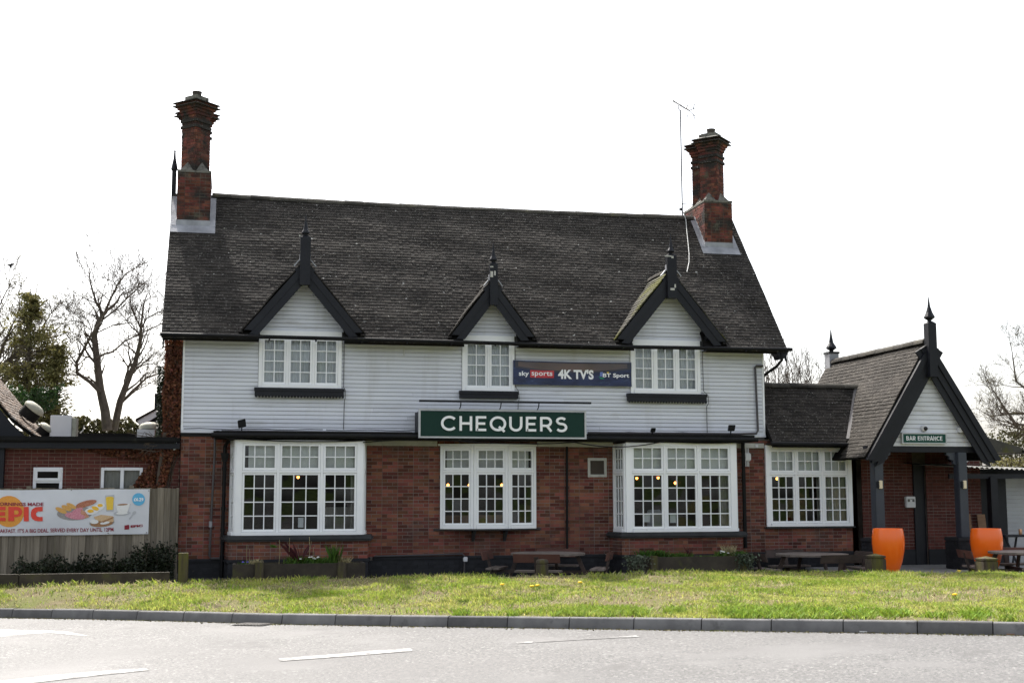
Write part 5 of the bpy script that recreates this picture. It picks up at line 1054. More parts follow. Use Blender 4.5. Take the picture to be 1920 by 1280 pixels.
# timber edging, bollards
SLP = thing('timber_edging', 'low dark timber edging in front of the fence shrubs', 'edging', (-2, -2.6, -.3))
for a, b in ((-8, -5.3), (-5.29, -2.7), (-2.69, -.05)): MB().box(a, b, -2.7, -2.58, -.3, .19+rng.uniform(-.01, .01)).build('sleeper', 'sleeper', SLP, bevel=.01)
MB().box(.3, 1.02, -2.3, -2.2, -.3, .03).build('sleeper', 'sleeper', SLP, bevel=.01)
def bollard(x, y, w, h, lab, style):
    z0 = -.3; t = thing('timber_bollard', lab, 'bollard', (x, y, z0), 'timber bollards along the verge'); mb = MB()
    if style == 0: mb.box(x-w, x+w, y-w, y+w, z0, h)
    elif style == 1:
        mb.lathe((x, y, z0), [(w, 0), (w, h-z0-.12), (w*.9, h-z0-.11), (w*.9, h-z0-.09), (w, h-z0-.08), (w, h-z0-.04), (w*.8, h-z0-.01), (w*.2, h-z0)], 16)
    else:
        mb.box(x-w, x+w, y-w, y+w, z0, h-.10); mb.box(x-w*.9, x+w*.9, y-w*.9, y+w*.9, h-.10, h-.085); mb.box(x-w, x+w, y-w, y+w, h-.085, h-.045)
        m2 = MB(); c = [(x-w, y-w, h-.045), (x+w, y-w, h-.045), (x+w, y+w, h-.045), (x-w, y+w, h-.045), (x, y, h)]; m2.poly(c, [(3, 2, 1, 0), (0, 1, 4), (1, 2, 4), (2, 3, 4), (3, 0, 4)]); m2.build('pyramid_cap', 'post_wood', t)
    mb.build('post', 'post_wood', t, bevel=.01 if style != 1 else 0, smooth=style == 1)
bollard(.21, -3.2, .088, .56, 'square mossy bollard at the left corner of the pub', 0)
bollard(6.94, -3.3, .12, .372, 'round mossy bollard in front of the round table', 1)
q = at(1641, 1037, -3.5); bollard(q.x, -3.5, .155, q.z, 'pyramid-topped bollard beside the left orange pot', 2)
q = at(1849, 1042, -4.1); bollard(q.x, -4.1, .165, q.z, 'pyramid-topped bollard in front of the right orange pot', 2)
# orange pots
def pot(px, Y, lab):
    p = at(px, 990, Y); H = p.z+.06; c = (p.x, Y, -.06); t = thing('orange_planter', lab, 'planter', c, 'orange pots by the bar entrance')
    pr_ = [(.15, 0), (.17, .012), (.22, .12), (.27, .28), (.312, .50), (.326, .66), (.322, .80), (.305, .93), (.298, .97), (.292, .985), (.27, .985), (.262, .95), (.27, .80)]
    mb = MB(); mb.lathe(c, [(r*1.03, z*H/.985) for r, z in pr_], 40); mb.build('shell', 'orange', t, smooth=True); MB().lathe((p.x, Y, -.06+.8*H), [(.26, 0), (.26, .05)], 20).build('soil', 'soil', t)
pot(1664.5, -2.72, 'tall glossy orange pot beside the left porch post'); pot(1848.5, -2.6, 'tall glossy orange pot partly behind a picnic table on the right')
# wooden troughs
def trough(x0, x1, y0, z1, lab):
    t = thing('wooden_trough', lab, 'planter', ((x0+x1)/2, y0, -.33), 'wooden troughs below the bay windows'); h = (z1+.33)/2
    for k in range(2):
        MB().box(x0, x1, y0, y0+.06, -.33+k*h, -.33+(k+1)*h-.006).build('side_plank', 'sleeper', t, bevel=.008); MB().box(x0, x1, y0+.55, y0+.61, -.33+k*h, -.33+(k+1)*h-.006).build('side_plank', 'sleeper', t, bevel=.008)
        for xx in (x0, x1-.06): MB().box(xx, xx+.06, y0+.061, y0+.549, -.33+k*h, -.33+(k+1)*h-.006).build('end_plank', 'sleeper', t, bevel=.008)
    for xx in ((x0+.42, x1-.55) if x0 < 5 else (x0+.28, x1-.06)): MB().box(xx, xx+.17, y0-.07, y0-.002, -.33, z1+.02+rng.uniform(-.02, .03)).build('post', 'post_wood', t, bevel=.01)
    MB().box(x0+.061, x1-.061, y0+.061, y0+.549, z1-.16, z1-.06).build('soil', 'soil', t); return t
trough(1.10, 3.66, -2.05, .285, 'long dark wooden trough below the left bay window'); trough(9.25, 11.62, -2.05, .32, 'long dark wooden trough below the right bay window')
# picnic tables: round top, four benches with backs
def picnic(cx, cy, z0, rot, lab, mt='table_wood', mback='table_red'):
    t = thing('picnic_table', lab, 'picnic table', (cx, cy, z0), 'round picnic tables with bench backs'); c = Vector((cx, cy, z0)); r_ = .77
    def W(x, y, z): return c+Vector((x*math.cos(rot)-y*math.sin(rot), x*math.sin(rot)+y*math.cos(rot), z))
    y = -r_
    while y < r_-.01:
        y1 = min(y+.14, r_); n = 5; e0 = []; e1 = []
        for k in range(n+1): yy = y+(y1-.006-y)*k/n; xx = math.sqrt(max(.0004, r_*r_-yy*yy)); e0.append(W(-xx, yy, .70)); e1.append(W(xx, yy, .70))
        MB().prism(e0[::-1]+e1, (0, 0, .04)).build('top_plank', mt, t); y = y1
    for k in range(4):
        a = k*math.pi/2
        def V(u, v, z): return W(u*math.cos(a)-v*math.sin(a), u*math.sin(a)+v*math.cos(a), z)      # v outward is -y
        fx = Vector(V(1, 0, 0)-V(0, 0, 0)); fy = Vector(V(0, 1, 0)-V(0, 0, 0))
        for dv in (0, .15): MB().obox(V(0, -1.0-dv, .425), fx*.46, fy*.068, Vector((0, 0, .02))).build('seat_plank', mt, t, bevel=.005)
        MB().obox(V(0, -1.285, .685), fx*.47, fy*.018-Vector((0, 0, .004)), Vector((0, 0, .085))-fy*.02).build('bench_back', mback, t, bevel=.005)
        mb = MB(); mb.bar(V(.0, -.25, .35), V(.0, -1.22, .37), .07, .06); mb.bar(V(0, -1.18, .30), V(0, -1.30, .72), .09, .045, fy); mb.bar(V(-.06, -.93, 0), V(-.06, -.62, .70), .08, .05, fx); mb.bar(V(.06, -1.2, 0), V(.06, -1.08, .40), .08, .05, fx); mb.build('leg_frame', 'table_dark', t)
picnic(7.47, -1.62, -.33, R(-24), 'round picnic table with backed benches below the bow window'); picnic(13.3, -1.75, -.36-.05, R(2), 'round picnic table with backed benches below the bar window', mback='table_dark'); picnic(17.26, -3.6, -.33, R(-14), 'round picnic table with backed benches at the right edge')
# ------------------------------------------------------------------ lean-to, shutter and clutter on the right
LT = thing('corrugated_lean_to', 'low lean-to with corrugated sheet roof to the right of the porch', 'lean-to', (18.5, -.3, -.33))
mb = MB(); n = 150; xa, xb = 16.72, 22.5
for i in range(n+1):
    x = xa+(xb-xa)*i/n; dz_ = .022*math.sin(i*2*math.pi/3.4) if x > 17.6 else .004*math.sin(i); zf = 2.27-(x-xa)*.038
    for yy, zz in ((-.42, zf), (.34, zf+.06)):
        mb.v += [(x, yy, zz+dz_), (x, yy, zz+dz_+.008)]
for i in range(n): k = 4*i; mb.f += [(k, k+4, k+6, k+2), (k+1, k+3, k+7, k+5), (k, k+1, k+5, k+4), (k+2, k+6, k+7, k+3)]
mb.build('corrugated_sheet', 'corrugated', LT)
MB().box(17.5, 22.5, -.36, -.30, 1.96, 2.07).build('beam', 'black', LT); MB().box(18.755, 19.4, .40, .44, -.33, 2.2).build('back_boarding', 'black', LT); MB().box(19.3, 22.5, .43, .50, 2.0, 2.25).build('back_boarding', 'black', LT)
q = at(1862, 950, -.33); MB().box(q.x-.09, q.x+.09, -.42, -.24, -.33, 2.0).build('post', 'black', LT); q2 = at(1875, 950, .3); MB().box(q2.x-.1, q2.x+.12, .2, .4, -.33, 2.05).build('post', 'black', LT)
q = at(1879, 900, .42); SH = thing('roller_shutter', 'grey slatted roller shutter under the lean-to at the right edge', 'shutter', (q.x+1, .42, -.33)); z = -.33; k = 0
while z < 2.0: MB().box(q.x, q.x+2.6, .42-(.012 if k % 2 else 0), .46, z, z+.093).build('slat', 'shutter', SH, bevel=.008); z += .095; k += 1
for px, py0, w_, lab in ((1822, 963, .11, 'narrow plywood offcut leaning behind the right orange pot'), (1846, 964, .21, 'wider plywood offcut leaning behind the right orange pot')):
    p = at(px, py0, .1); one(MB().hexa([(p.x-w_/2, .05, -.33), (p.x+w_/2, .05, -.33), (p.x+w_/2, .07, -.33), (p.x-w_/2, .07, -.33), (p.x-w_/2, .25, p.z), (p.x+w_/2, .25, p.z), (p.x+w_/2, .27, p.z), (p.x-w_/2, .27, p.z)]), 'plywood_offcut', 'plywood', lab, 'board', 'boards leaning under the lean-to')
p = at(1890, 1002, -1.0); st = thing('side_table', 'black folding side table in front of the shutter', 'table', (p.x+.3, -1, -.33)); MB().box(p.x-.2, p.x+1.0, -1.2, -.8, p.z-.05, p.z).build('top', 'black', st, bevel=.008)
mb = MB(); [mb.bar((p.x+a, -1.1, -.33), (p.x+b, -.95, p.z-.05), .035, .035, (0, 1, 0)) for a, b in ((-.05, .25), (.3, -.05), (.8, .9))]; mb.build('leg_frame', 'black', st)
q = at(1913, 996, -1.0); M['copper'] = mat('copper_can', (.45, .22, .12), (.6, .35, .2), 30, .4, metal=.5, stretch=(.2, .2, 3)); one(MB().lathe((q.x, -1.0, p.z), [(.03, 0), (.036, .01), (.036, .12), (.03, .13)], 14), 'copper_can', 'copper', 'copper coloured can standing on the black side table', 'can', smooth=True)
# road drain
DG_ = thing('drain_grate', 'iron drain grate in the road beside the kerb', 'drain', (1.45, -7.75, -.35)); p0 = roadpt(436, 1177); p1 = roadpt(521, 1170); 
e = KDIR; f_ = KNRM; c = Vector((1.42, -7.78, 0)); c.z = road_z(c)
def gp(u, v, z): q = c+e*u+f_*v; return Vector((q.x, q.y, road_z(q)+z))
mb = MB(); mb.poly([gp(-.28, -.22, .005), gp(.28, -.22, .005), gp(.28, .24, .005), gp(-.28, .24, .005)], [(0, 1, 2, 3)]); mb.build('recess', 'dome', DG_)
mb = MB()
for u0, u1, v0, v1 in ((-.28, .28, -.22, -.19), (-.28, .28, .21, .24), (-.28, -.25, -.19, .21), (.25, .28, -.19, .21)): mb.poly([gp(u0, v0, .012), gp(u1, v0, .012), gp(u1, v1, .012), gp(u0, v1, .012)], [(0, 1, 2, 3)])
mb.build('frame', 'grate', DG_)
for k in range(8): u = -.215+k*.058; mb = MB(); mb.obox(gp(u, .01, .010), e*.017, f_*.20, (0, 0, .006)); mb.build('grate_bar', 'grate', DG_)
for px, py, lab in ((1619, 1184, 'scrap of white litter in the gutter by the kerb'), (1895, 1189, 'scrap of brown litter in the gutter at the right')):
    p = roadpt(px, py+1); one(MB().obox((p.x, p.y, road_z(p)+.012), KDIR*.045, KNRM*.02, (0, 0, .006)), 'litter_scrap', 'flower_white' if px < 1700 else 'plywood', lab, 'litter')
# bird
p = at(19, 497, 10); BS = .65; bd = thing('flying_bird', 'small black bird flying at the upper left', 'bird', p)
mb = MB(); mb.tube([p+BS*Vector((-.13, 0, -.03)), p+BS*Vector((-.10, 0, -.01)), p+BS*Vector((-.02, 0, .01)), p+BS*Vector((.06, 0, .0)), p+BS*Vector((.16, 0, -.01))], [.005, .02, .03, .023, .008], 8); mb.build('body', 'bird', bd, smooth=True)
for sg_, tip in ((1, Vector((.13, -.03, .045))), (-1, Vector((.015, .06, -.085)))):
    mb = MB(); a = p+BS*Vector((-.06, 0, .02)); b = p+BS*Vector((.06, 0, .01)); mid_ = p+tip*.55+BS*Vector((-.06, 0, .03)); mb.prism([a, mid_, p+tip, p+tip*.6+BS*Vector((.05, 0, -.01)), b], (0, .008, .008)); mb.build('wing', 'bird', bd)
# ------------------------------------------------------------------ vegetation
def vnoise(x, y, s, seed=0):
    xi, yi = np.floor(x*s).astype(int), np.floor(y*s).astype(int); fx, fy = x*s-xi, y*s-yi; fx = fx*fx*(3-2*fx); fy = fy*fy*(3-2*fy)
    def h(a, b): v = np.sin(a*127.1+b*311.7+seed*74.7)*43758.5453; return v-np.floor(v)
    return (h(xi, yi)*(1-fx)+h(xi+1, yi)*fx)*(1-fy)+(h(xi, yi+1)*(1-fx)+h(xi+1, yi+1)*fx)*fy
G = np.array(vb.v).reshape(NI+1, NT+1, 3)
def sample_verge(n, tmax=1.03, imin=5, imax=31):
    a = imin/(len(KB)-1)*NI; b = imax/(len(KB)-1)*NI; bm_ = tmax/1.14*NT; out = []
    A = np.linalg.norm(np.cross(G[1:, :-1]-G[:-1, :-1], G[:-1, 1:]-G[:-1, :-1]), axis=2); A = A[int(a):int(b), :int(bm_)]; p = (A/A.sum()).ravel(); idx = nrng.choice(len(p), n, p=p); ia, ib = idx//A.shape[1]+int(a), idx % A.shape[1]; u, v = nrng.random(n)[:, None], nrng.random(n)[:, None]
    P = (G[ia, ib]*(1-u)+G[ia+1, ib]*u)*(1-v)+(G[ia, ib+1]*(1-u)+G[ia+1, ib+1]*u)*v
    return P, (ib+v[:, 0])/NT*1.14
def blades(P, h, w, lean=.5):
    n = len(P); an = nrng.random(n)*2*np.pi; d = np.stack([np.cos(an), np.sin(an), np.zeros(n)], 1); s = np.stack([-np.sin(an), np.cos(an), np.zeros(n)], 1)
    l = (nrng.random(n)*lean)[:, None]; hh = np.asarray(h)[:, None]; up = np.array([0, 0, 1.])
    V = np.stack([P-s*w/2, P+s*w/2, P+up*hh*.62+d*l*hh*.45+s*w*.35, P+up*hh+d*l*hh*1.1], 1).reshape(-1, 3); return V, np.arange(4*n).reshape(n, 4)
P, T = sample_verge(330000); x, y = P[:, 0], P[:, 1]
dirt = vnoise(x, y, .9, 1)*.5+vnoise(x, y, 2.3, 2)*.3+vnoise(x, y, 6, 3)*.2
edge = np.clip((.10-T)/.10, 0, 1)*.25*(vnoise(x, y, .7, 9) > .42)
keep = nrng.random(len(P)) > np.clip((dirt+edge*1.3-.455)*5.5, 0, .90); P, T, dirt = P[keep], T[keep], dirt[keep]; x, y = P[:, 0], P[:, 1]
tall = np.clip((T-.93)/.07, 0, 1)
h = (.028+.03*nrng.random(len(P)))*(.65+.8*vnoise(x, y, 1.7, 5))+tall*(.01+.06*nrng.random(len(P))**2.5)
straw = nrng.random(len(P)) < (.10+.5*np.clip((dirt-.36)*4, 0, 1))
V, F = blades(P[~straw], h[~straw], .011, .9); tag(npmesh('grass', V, F, 'grass'), 'short spring grass covering the roadside verge', 'grass', kind='stuff')
V, F = blades(P[straw], h[straw]*.8, .010, 1.6); tag(npmesh('dry_grass', V, F, 'straw'), 'dry straw coloured grass scattered through the verge', 'grass', kind='stuff')
P, T = sample_verge(2200, 1.0); m_ = nrng.random(len(P)) < .5; V, F = leaves(P+[0, 0, .012], .03, elong=1.5); tag(npmesh('leaf_litter', V, F, M['plywood']), 'small dead leaves and crumbs of soil lying in the verge', 'leaf litter', kind='stuff')
P, T = sample_verge(30000, 1.0); m_ = (vnoise(P[:, 0], P[:, 1], 2.2, 21)*.6+vnoise(P[:, 0], P[:, 1], 5.5, 22)*.4) > .66; P = P[m_]; V, F = blades(P, .05+.05*nrng.random(len(P)), .012, 1.1); tag(npmesh('grass_tufts', V, F, 'coarse'), 'taller green tufts dotted through the verge', 'grass', kind='stuff')
# coarse green tufts along the kerb on the right
P, T = sample_verge(26000, .15, 17, 31); m_ = (vnoise(P[:, 0], P[:, 1], 1.3, 4)*.6+vnoise(P[:, 0], P[:, 1], 3.7, 6)*.4 > .52); P = P[m_]; V, F = blades(P, .05+.06*nrng.random(len(P)), .014, 1.2); tag(npmesh('coarse_grass', V, F, 'coarse'), 'coarse bright green tufts along the kerb edge', 'grass', kind='stuff')
# grit in the gutter along the kerb
n = 2600; kk = nrng.random(n)*22+7; ia = kk.astype(int); KA = np.array([p[:] for p in KB]); f2 = (kk-ia)[:, None]; P = KA[ia]*(1-f2)+KA[ia+1]*f2; off = np.abs(nrng.normal(0, .07, n))+.02; P = P+np.array(KNRM)[None, :]*off[:, None]; P[:, 2] += .006
V, F = leaves(P, .022, elong=1.1); tag(npmesh('gutter_grit', V, F, 'soil'), 'dark grit and crumbs lying in the gutter along the kerb', 'grit', kind='stuff')
# dandelions
DL = {(940, 1100): 'lone dandelion left of the pair in front of the round table', (998, 1101): 'left dandelion of the close pair in front of the round table', (1006, 1098): 'right dandelion of the close pair in front of the round table', (1090, 1097): 'dandelion right of the round table bollard', (1786, 1114): 'dandelion low on the right of the verge', (1882, 1100): 'dandelion nearest the right edge', (1795, 1071): 'dandelion at the top of the verge before the right pot'}
Gf = G.reshape(-1, 3)
def proj(V): 
    d = V-np.array(CAM); z = d@np.array(FW); return 960+FPX*(d@np.array(RT))/z, 640+FPX*(d@np.array(DN))/z
gx, gy = proj(Gf)
for (px, py), lab in DL.items():
    k = np.argmin((gx-px)**2+(gy-py-4)**2); b = Vector(Gf[k]); t = thing('dandelion', lab, 'dandelion', b, 'dandelions in the verge'); MB().tube([b, b+Vector((0, 0, .06))], .004, 4).build('stem', 'bright_leaf', t); mb = MB(); mb.lathe(b+Vector((0, 0, .055)), [(.012, 0), (.04, .012), (.036, .026), (.012, .034)], 10); mb.build('flower_head', 'flower_yellow', t)
M['dark_green'] = leafmat('glossy_green_leaf', (.025, .055, .015), (.04, .08, .02), .4, .02)
# ---- creeper on the left end wall
CRP = thing('dead_creeper', 'thick rust-brown creeper hanging on the left corner of the pub', 'creeper', (-.2, .1, -.33))
def blob(n, x0, x1, y0, y1, z0, z1): return np.stack([x0+(x1-x0)*nrng.random(n), y0+(y1-y0)*nrng.random(n), z0+(z1-z0)*nrng.random(n)], 1)
P = blob(13000, -.42, -.03, -.06, .5, 2.45, 4.86); wv = .07*vnoise(P[:, 2], P[:, 1], 2.2, 3); P = P[P[:, 0] > -.42+wv]
P2 = blob(7000, -.75, -.02, -.10, .12, 1.7, 2.75); k = (P2[:, 0] > -.62+.35*vnoise(P2[:, 2], P2[:, 0], 3)) & (P2[:, 0] < -.12-.22*(2.62-P2[:, 2])+.0); P2 = P2[k]
P3 = blob(3800, -2.0, -.4, -.04, .08, 2.25, 2.58); k = (P3[:, 2] > 2.56-.30*np.clip((P3[:, 0]+2.0)/1.4, 0, 1)*(.6+.7*vnoise(P3[:, 0], P3[:, 2], 4))) & (nrng.random(len(P3)) < .25+.75*np.clip((P3[:, 0]+1.9)/1.2, 0, 1)); P3 = P3[k]
P4 = blob(1500, -1.05, -.5, -.07, .06, 1.70, 2.3); P4 = P4[P4[:, 0] > -1.05+.45*(P4[:, 2]-1.7)/.6+.1*vnoise(P4[:, 2], P4[:, 0], 6)]
V, F = leaves(np.concatenate([P, P2, P3, P4]), .055, flat=.5, elong=1.1, nrm=np.array([0, -.7, -.1])); npmesh('leaf_mass', V, F, 'rust_leaf', CRP, 'stuff')
mb = MB()
for k in range(12):
    xx = rng.uniform(-.40, -.15); z = rng.uniform(1.2, 2.2); pts = [Vector((xx, .06, z))]
    for j in range(7): pts.append(pts[-1]+Vector((rng.uniform(-.06, .08), rng.uniform(-.02, .02), rng.uniform(.15, .42))))
    mb.tube(pts, .010, 4)
for k in range(30):
    p = Vector((rng.uniform(-.6, -.3), -.1, rng.uniform(2.5, 2.85))); mb.tube([p, p+Vector((-.15, -.06, rng.uniform(-.05, .08))), p+Vector((rng.uniform(-.5, -.2), -.05, rng.uniform(-.15, .12)))], .006, 3)
mb.tube([(-.42, .0, -.3), (-.45, -.02, 1.2), (-.42, -.02, 2.0), (-.33, -.02, 2.9)], .05, 6); mb.build('stem', 'twig', CRP)
V, F = leaves(blob(900, -.52, -.38, .0, .4, 2.6, 4.3), .05); npmesh('dark_leaf_mass', V, F, 'dark_leaf', CRP, 'stuff')
# ---- shrubs in front of the fence
def shrub(name, lab, px, pts_n, cx, cy, rx, ry, z0, z1, m, sz, cat='shrub', grp=None, sprigs=10):
    t = thing(name, lab, cat, (cx, cy, z0), grp); n = pts_n; u = nrng.normal(size=(n, 3)); u /= np.linalg.norm(u, axis=1)[:, None]; r_ = nrng.random(n)**.45
    P = np.stack([cx+u[:, 0]*rx*r_, cy+u[:, 1]*ry*r_, z0+(z1-z0)*(.45+.55*u[:, 2]*r_)], 1); nz = vnoise(P[:, 0]*1.0, P[:, 2], 3.2, px); P = P[nz > .30]; extra = []
    mb = MB(); mb.tube([(cx, cy, z0-.1), (cx, cy, z0+(z1-z0)*.5)], .03, 5)
    for k in range(sprigs):
        a = rng.uniform(0, 6.28); s_ = Vector((cx+rx*.6*math.cos(a), cy+ry*.6*math.sin(a), z0+(z1-z0)*.5)); e_ = s_+Vector((rx*.5*math.cos(a), ry*.3*math.sin(a), (z1-z0)*rng.uniform(.3, .75))); mb.tube([(cx, cy, z0), s_, e_], .006, 3)
        for j in range(60): q = s_.lerp(e_, rng.random()); extra.append((q.x+rng.gauss(0, .035), q.y+rng.gauss(0, .035), q.z+rng.gauss(0, .03)))
    P = np.concatenate([P, np.array(extra)]) if extra else P; V, F = leaves(P, sz); npmesh('foliage', V, F, m, t, 'stuff'); mb.build('stem', 'twig', t)
for k, (px, top, w_) in enumerate(((65, 1052, .45), (140, 1051, .45), (205, 1047, .5), (262, 1038, .45), (300, 1026, .30))):
    p = at(px, top, -.9); shrub('evergreen_shrub', ['leftmost low dark shrub below the breakfast banner', 'second low dark shrub from the left below the banner', 'middle low dark shrub in front of the board fence', 'spreading dark shrub below the right end of the banner', 'tallest dark shrub beside the corner of the pub'][k], k, 2600, p.x, -.9, w_, .5, -.3, p.z, 'dark_leaf', .045, grp='dark shrubs along the fence', sprigs=14)
# ---- planting in the troughs
def clump(name, lab, x, y, z, n, h, w, m, cat, spread=.12, wid=.012, grp='plants in the troughs', flower=None):
    t = thing(name, lab, cat, (x, y, z), grp); P = np.stack([x+nrng.normal(0, spread, n), y+nrng.normal(0, spread*.5, n), np.full(n, z)], 1); V, F = blades(P, h*(.5+.7*nrng.random(n)), wid, w); npmesh('foliage', V, F, m, t)
    if flower:
        for k in range(flower[1]): mb = MB(); q = (x+rng.gauss(0, spread), y-.1+rng.gauss(0, .05), z+h*rng.uniform(.7, 1.1)); mb.lathe(q, [(.004, -.005), (.026, 0), (.02, .012), (.004, .014)], 7); mb.build('flower', flower[0], t)
zt = .23
for px, lab, m, n, h, w, sp, cat, fl in ((457, 'small violet pansy at the left end of the left trough', 'bright_leaf', 40, .09, .8, .06, 'pansy', ('flower_blue', 3)), (555, 'green leafy plant in the middle of the left trough', 'bright_leaf', 260, .17, .8, .12, 'plant', None), (562, 'dark purple spiky plant above the left trough', 'purple_leaf', 26, .42, 1.2, .03, 'plant', None), (590, 'white-flowered green plant in the left trough', 'bright_leaf', 260, .16, .8, .13, 'plant', ('flower_white', 9)), (625, 'tall leafy green plant right of the white flowers', 'bright_leaf', 160, .36, .4, .05, 'plant', None), (646, 'dry tufted grass at the right end of the left trough', 'straw', 160, .15, .7, .06, 'plant', None), (478, 'dry tufted grass at the left end of the left trough', 'straw', 160, .13, .7, .06, 'plant', None), (610, 'low bright plant between white flowers and tall plant', 'bright_leaf', 140, .14, .8, .06, 'plant', None)):
    p = at(px, 1060, -1.75); clump('potted_plant', lab, p.x, -1.75, zt, n, h, w, m, cat, sp, .016 if m != 'straw' else .006, flower=fl)
for px, lab, m, n, h, w, sp, cat, fl in ((1208, 'bright tuft at the left end of the right trough', 'bright_leaf', 200, .17, .7, .08, 'plant', None), (1235, 'rounded bright plant second from left in the right trough', 'bright_leaf', 260, .17, .9, .09, 'plant', None), (1275, 'low green plant in the middle of the right trough', 'bright_leaf', 260, .12, .9, .14, 'plant', None), (1294, 'dark purple spiky plant in the middle of the right trough', 'purple_leaf', 22, .24, .5, .02, 'plant', None), (1330, 'very low green plant right of the purple spikes', 'bright_leaf', 120, .06, .9, .12, 'plant', None), (1355, 'white-flowered plant in the right half of the right trough', 'bright_leaf', 160, .14, .8, .08, 'plant', ('flower_white', 5)), (1366, 'dry seed-headed plant above the white flowers', 'straw', 120, .24, .6, .06, 'plant', None), (1383, 'bright tuft at the right end of the right trough', 'bright_leaf', 200, .14, .8, .09, 'plant', None)):
    p = at(px, 1045, -1.75); clump('potted_plant', lab, p.x, -1.75, zt+.04, n, h, w, m, cat, sp, .016 if m != 'straw' else .006, flower=fl)
mb = MB(); t = thing('dry_stems', 'thin dry stems rising above the left trough', 'dead stems', (2.3, -1.7, .2), 'plants in the troughs')
for px, h in ((463, 1020), (468, 1028), (524, 1012), (543, 1008), (580, 1006), (584, 1014), (588, 1025), (620, 1030)):
    a = at(px+rng.uniform(-4, 4), 1058, -1.7); b = at(px, h, -1.7); mb.tube([a, a.lerp(b, .5)+Vector((rng.uniform(-.02, .02), 0, 0)), b], .0045, 4); mb.build('stem', 'straw', t); mb = MB()
p = at(513, 1022, -1.7); clump('seedling', 'small yellow-green seedling on a stem above the left trough', p.x, -1.7, p.z-.04, 60, .06, .9, 'bright_leaf', 'plant', .03, .02)
for px, w_, lab in ((1196, .22, 'grey-green ivy trailing over the left end of the right trough'), (1399, .16, 'grey-green ivy trailing over the right end of the right trough')):
    p = at(px, 1050, -2.12); t = thing('trailing_ivy', lab, 'ivy', (p.x, -2.1, .3), 'ivy on the right trough'); n = 420; P = np.stack([p.x+nrng.normal(0, w_*.6, n), -2.13+nrng.normal(0, .04, n), .36-np.abs(nrng.normal(0, .17, n))], 1); V, F = leaves(P, .045); npmesh('foliage', V, F, 'ivy_leaf', t); mb = MB(); mb.tube([(p.x, -1.95, .25), (p.x, -2.12, .36), (p.x, -2.14, .1)], .008, 4); mb.build('stem', 'twig', t)
# ------------------------------------------------------------------ trees
class Tree:
    def __init__(s): s.big = MB(); s.tw = MB(); s.tips = []
    def grow(s, p, d, L, r, lev, up=.15, wig=.15, kids=(4, 5), minr=.004, ratio=.66):
        n = max(3, min(6, int(L/.25)+2)); pts = [p]; q = Vector(p); dd = Vector(d).normalized()
        for i in range(n):
            dd = (dd+Vector((rng.gauss(0, wig), rng.gauss(0, wig), rng.gauss(0, wig)+up*.25))).normalized(); q = q+dd*(L/n); pts.append(q.copy())
        rs = [max(minr, r*(1-.72*i/n)) for i in range(n+1)]; (s.big if r > .03 else s.tw).tube(pts, rs, 6 if r > .05 else (4 if r > .015 else 3), cap=False)
        if lev <= 0: s.tips.append((pts[-1], dd)); return
        for k in range(rng.randint(*kids)):
            t = rng.uniform(.3, 1.0); i = min(n-1, int(t*n)); b = pts[i].lerp(pts[i+1], t*n-i); ax = (pts[i+1]-pts[i]).normalized(); side = ax.orthogonal().normalized(); side.rotate(__import__('mathutils').Quaternion(ax, rng.uniform(0, 6.28)))
            nd = (ax*rng.uniform(.5, 1.0)+side*rng.uniform(.5, .95)+Vector((0, 0, up))).normalized(); s.grow(b, nd, L*ratio*rng.uniform(.7, 1.15), max(minr, rs[i]*.62), lev-1, up, wig, kids, minr, ratio)
    def limb(s, pix, Y, r0, r1, lev=3, n=8, L=1.2, up=.25, dj=0, kids=(3, 4), sub0=.25, minr=.0042):
        pts = []; m = len(pix)
        for i, (a, b) in enumerate(pix): pts.append(at(a, b, Y+dj*i/(m-1)))
        rs = [r0+(r1-r0)*i/(m-1) for i in range(m)]; s.big.tube(pts, rs, 8)
        for k in range(n):
            t = sub0+(1-sub0)*(k+rng.random())/n; f = t*(m-1); i = min(m-2, int(f)); b = pts[i].lerp(pts[i+1], f-i); ax = (pts[i+1]-pts[i]).normalized(); side = Vector((rng.gauss(0, 1), rng.gauss(0, .8), rng.gauss(0, .6))); side = (side-ax*side.dot(ax)).normalized()
            s.grow(b, (ax*rng.uniform(.5, 1)+side*.8+Vector((0, 0, up))).normalized(), L*rng.uniform(.6, 1.1), rs[i]*.42, lev, up, kids=kids, minr=minr)
        s.grow(pts[-1], (pts[-1]-pts[-2]).normalized(), L, r1, lev, up, kids=kids, minr=minr)
    def build(s, name, lab, loc, bark='bark', twig='twig', grp=None, bud=None):
        t = thing(name, lab, 'tree', loc, grp); s.big.build('trunk', bark, t, smooth=True); s.tw.build('crown', twig, t)
        if bud:
            P = np.array([q[:] for q, _ in s.tips]); P = np.repeat(P, bud[1], 0)+nrng.normal(0, bud[2], (len(P)*bud[1], 3)); V, F = leaves(P, bud[3]); npmesh('buds', V, F, bud[0], t, 'stuff')
        return t
Z3 = 3.555; 
def zp(*a): return [(x/Z3, 460+y/Z3) for x, y in a]
T1 = Tree(); TY = 15
T1.limb(zp((715, 1230), (700, 1100), (668, 960), (650, 800), (628, 600), (660, 500), (690, 460)), TY, 0.161, 0.062, lev=3, n=12, L=1.05, kids=(2, 3), dj=.4)
T1.limb(zp((760, 1230), (800, 1040), (860, 880), (905, 770), (935, 640), (940, 560)), TY+.3, 0.121, 0.044, lev=3, n=14, L=1.21, kids=(2, 3), dj=-.8)
T1.limb(zp((665, 975), (600, 910), (515, 850), (510, 780), (560, 690), (605, 600)), TY, 0.068, 0.037, lev=3, n=12, L=0.84, kids=(2, 3), dj=-1)
T1.limb(zp((690, 460), (640, 380), (605, 260), (595, 200)), TY+.4, 0.044, 0.018, lev=3, n=14, L=1.05, kids=(2, 3), dj=.5)
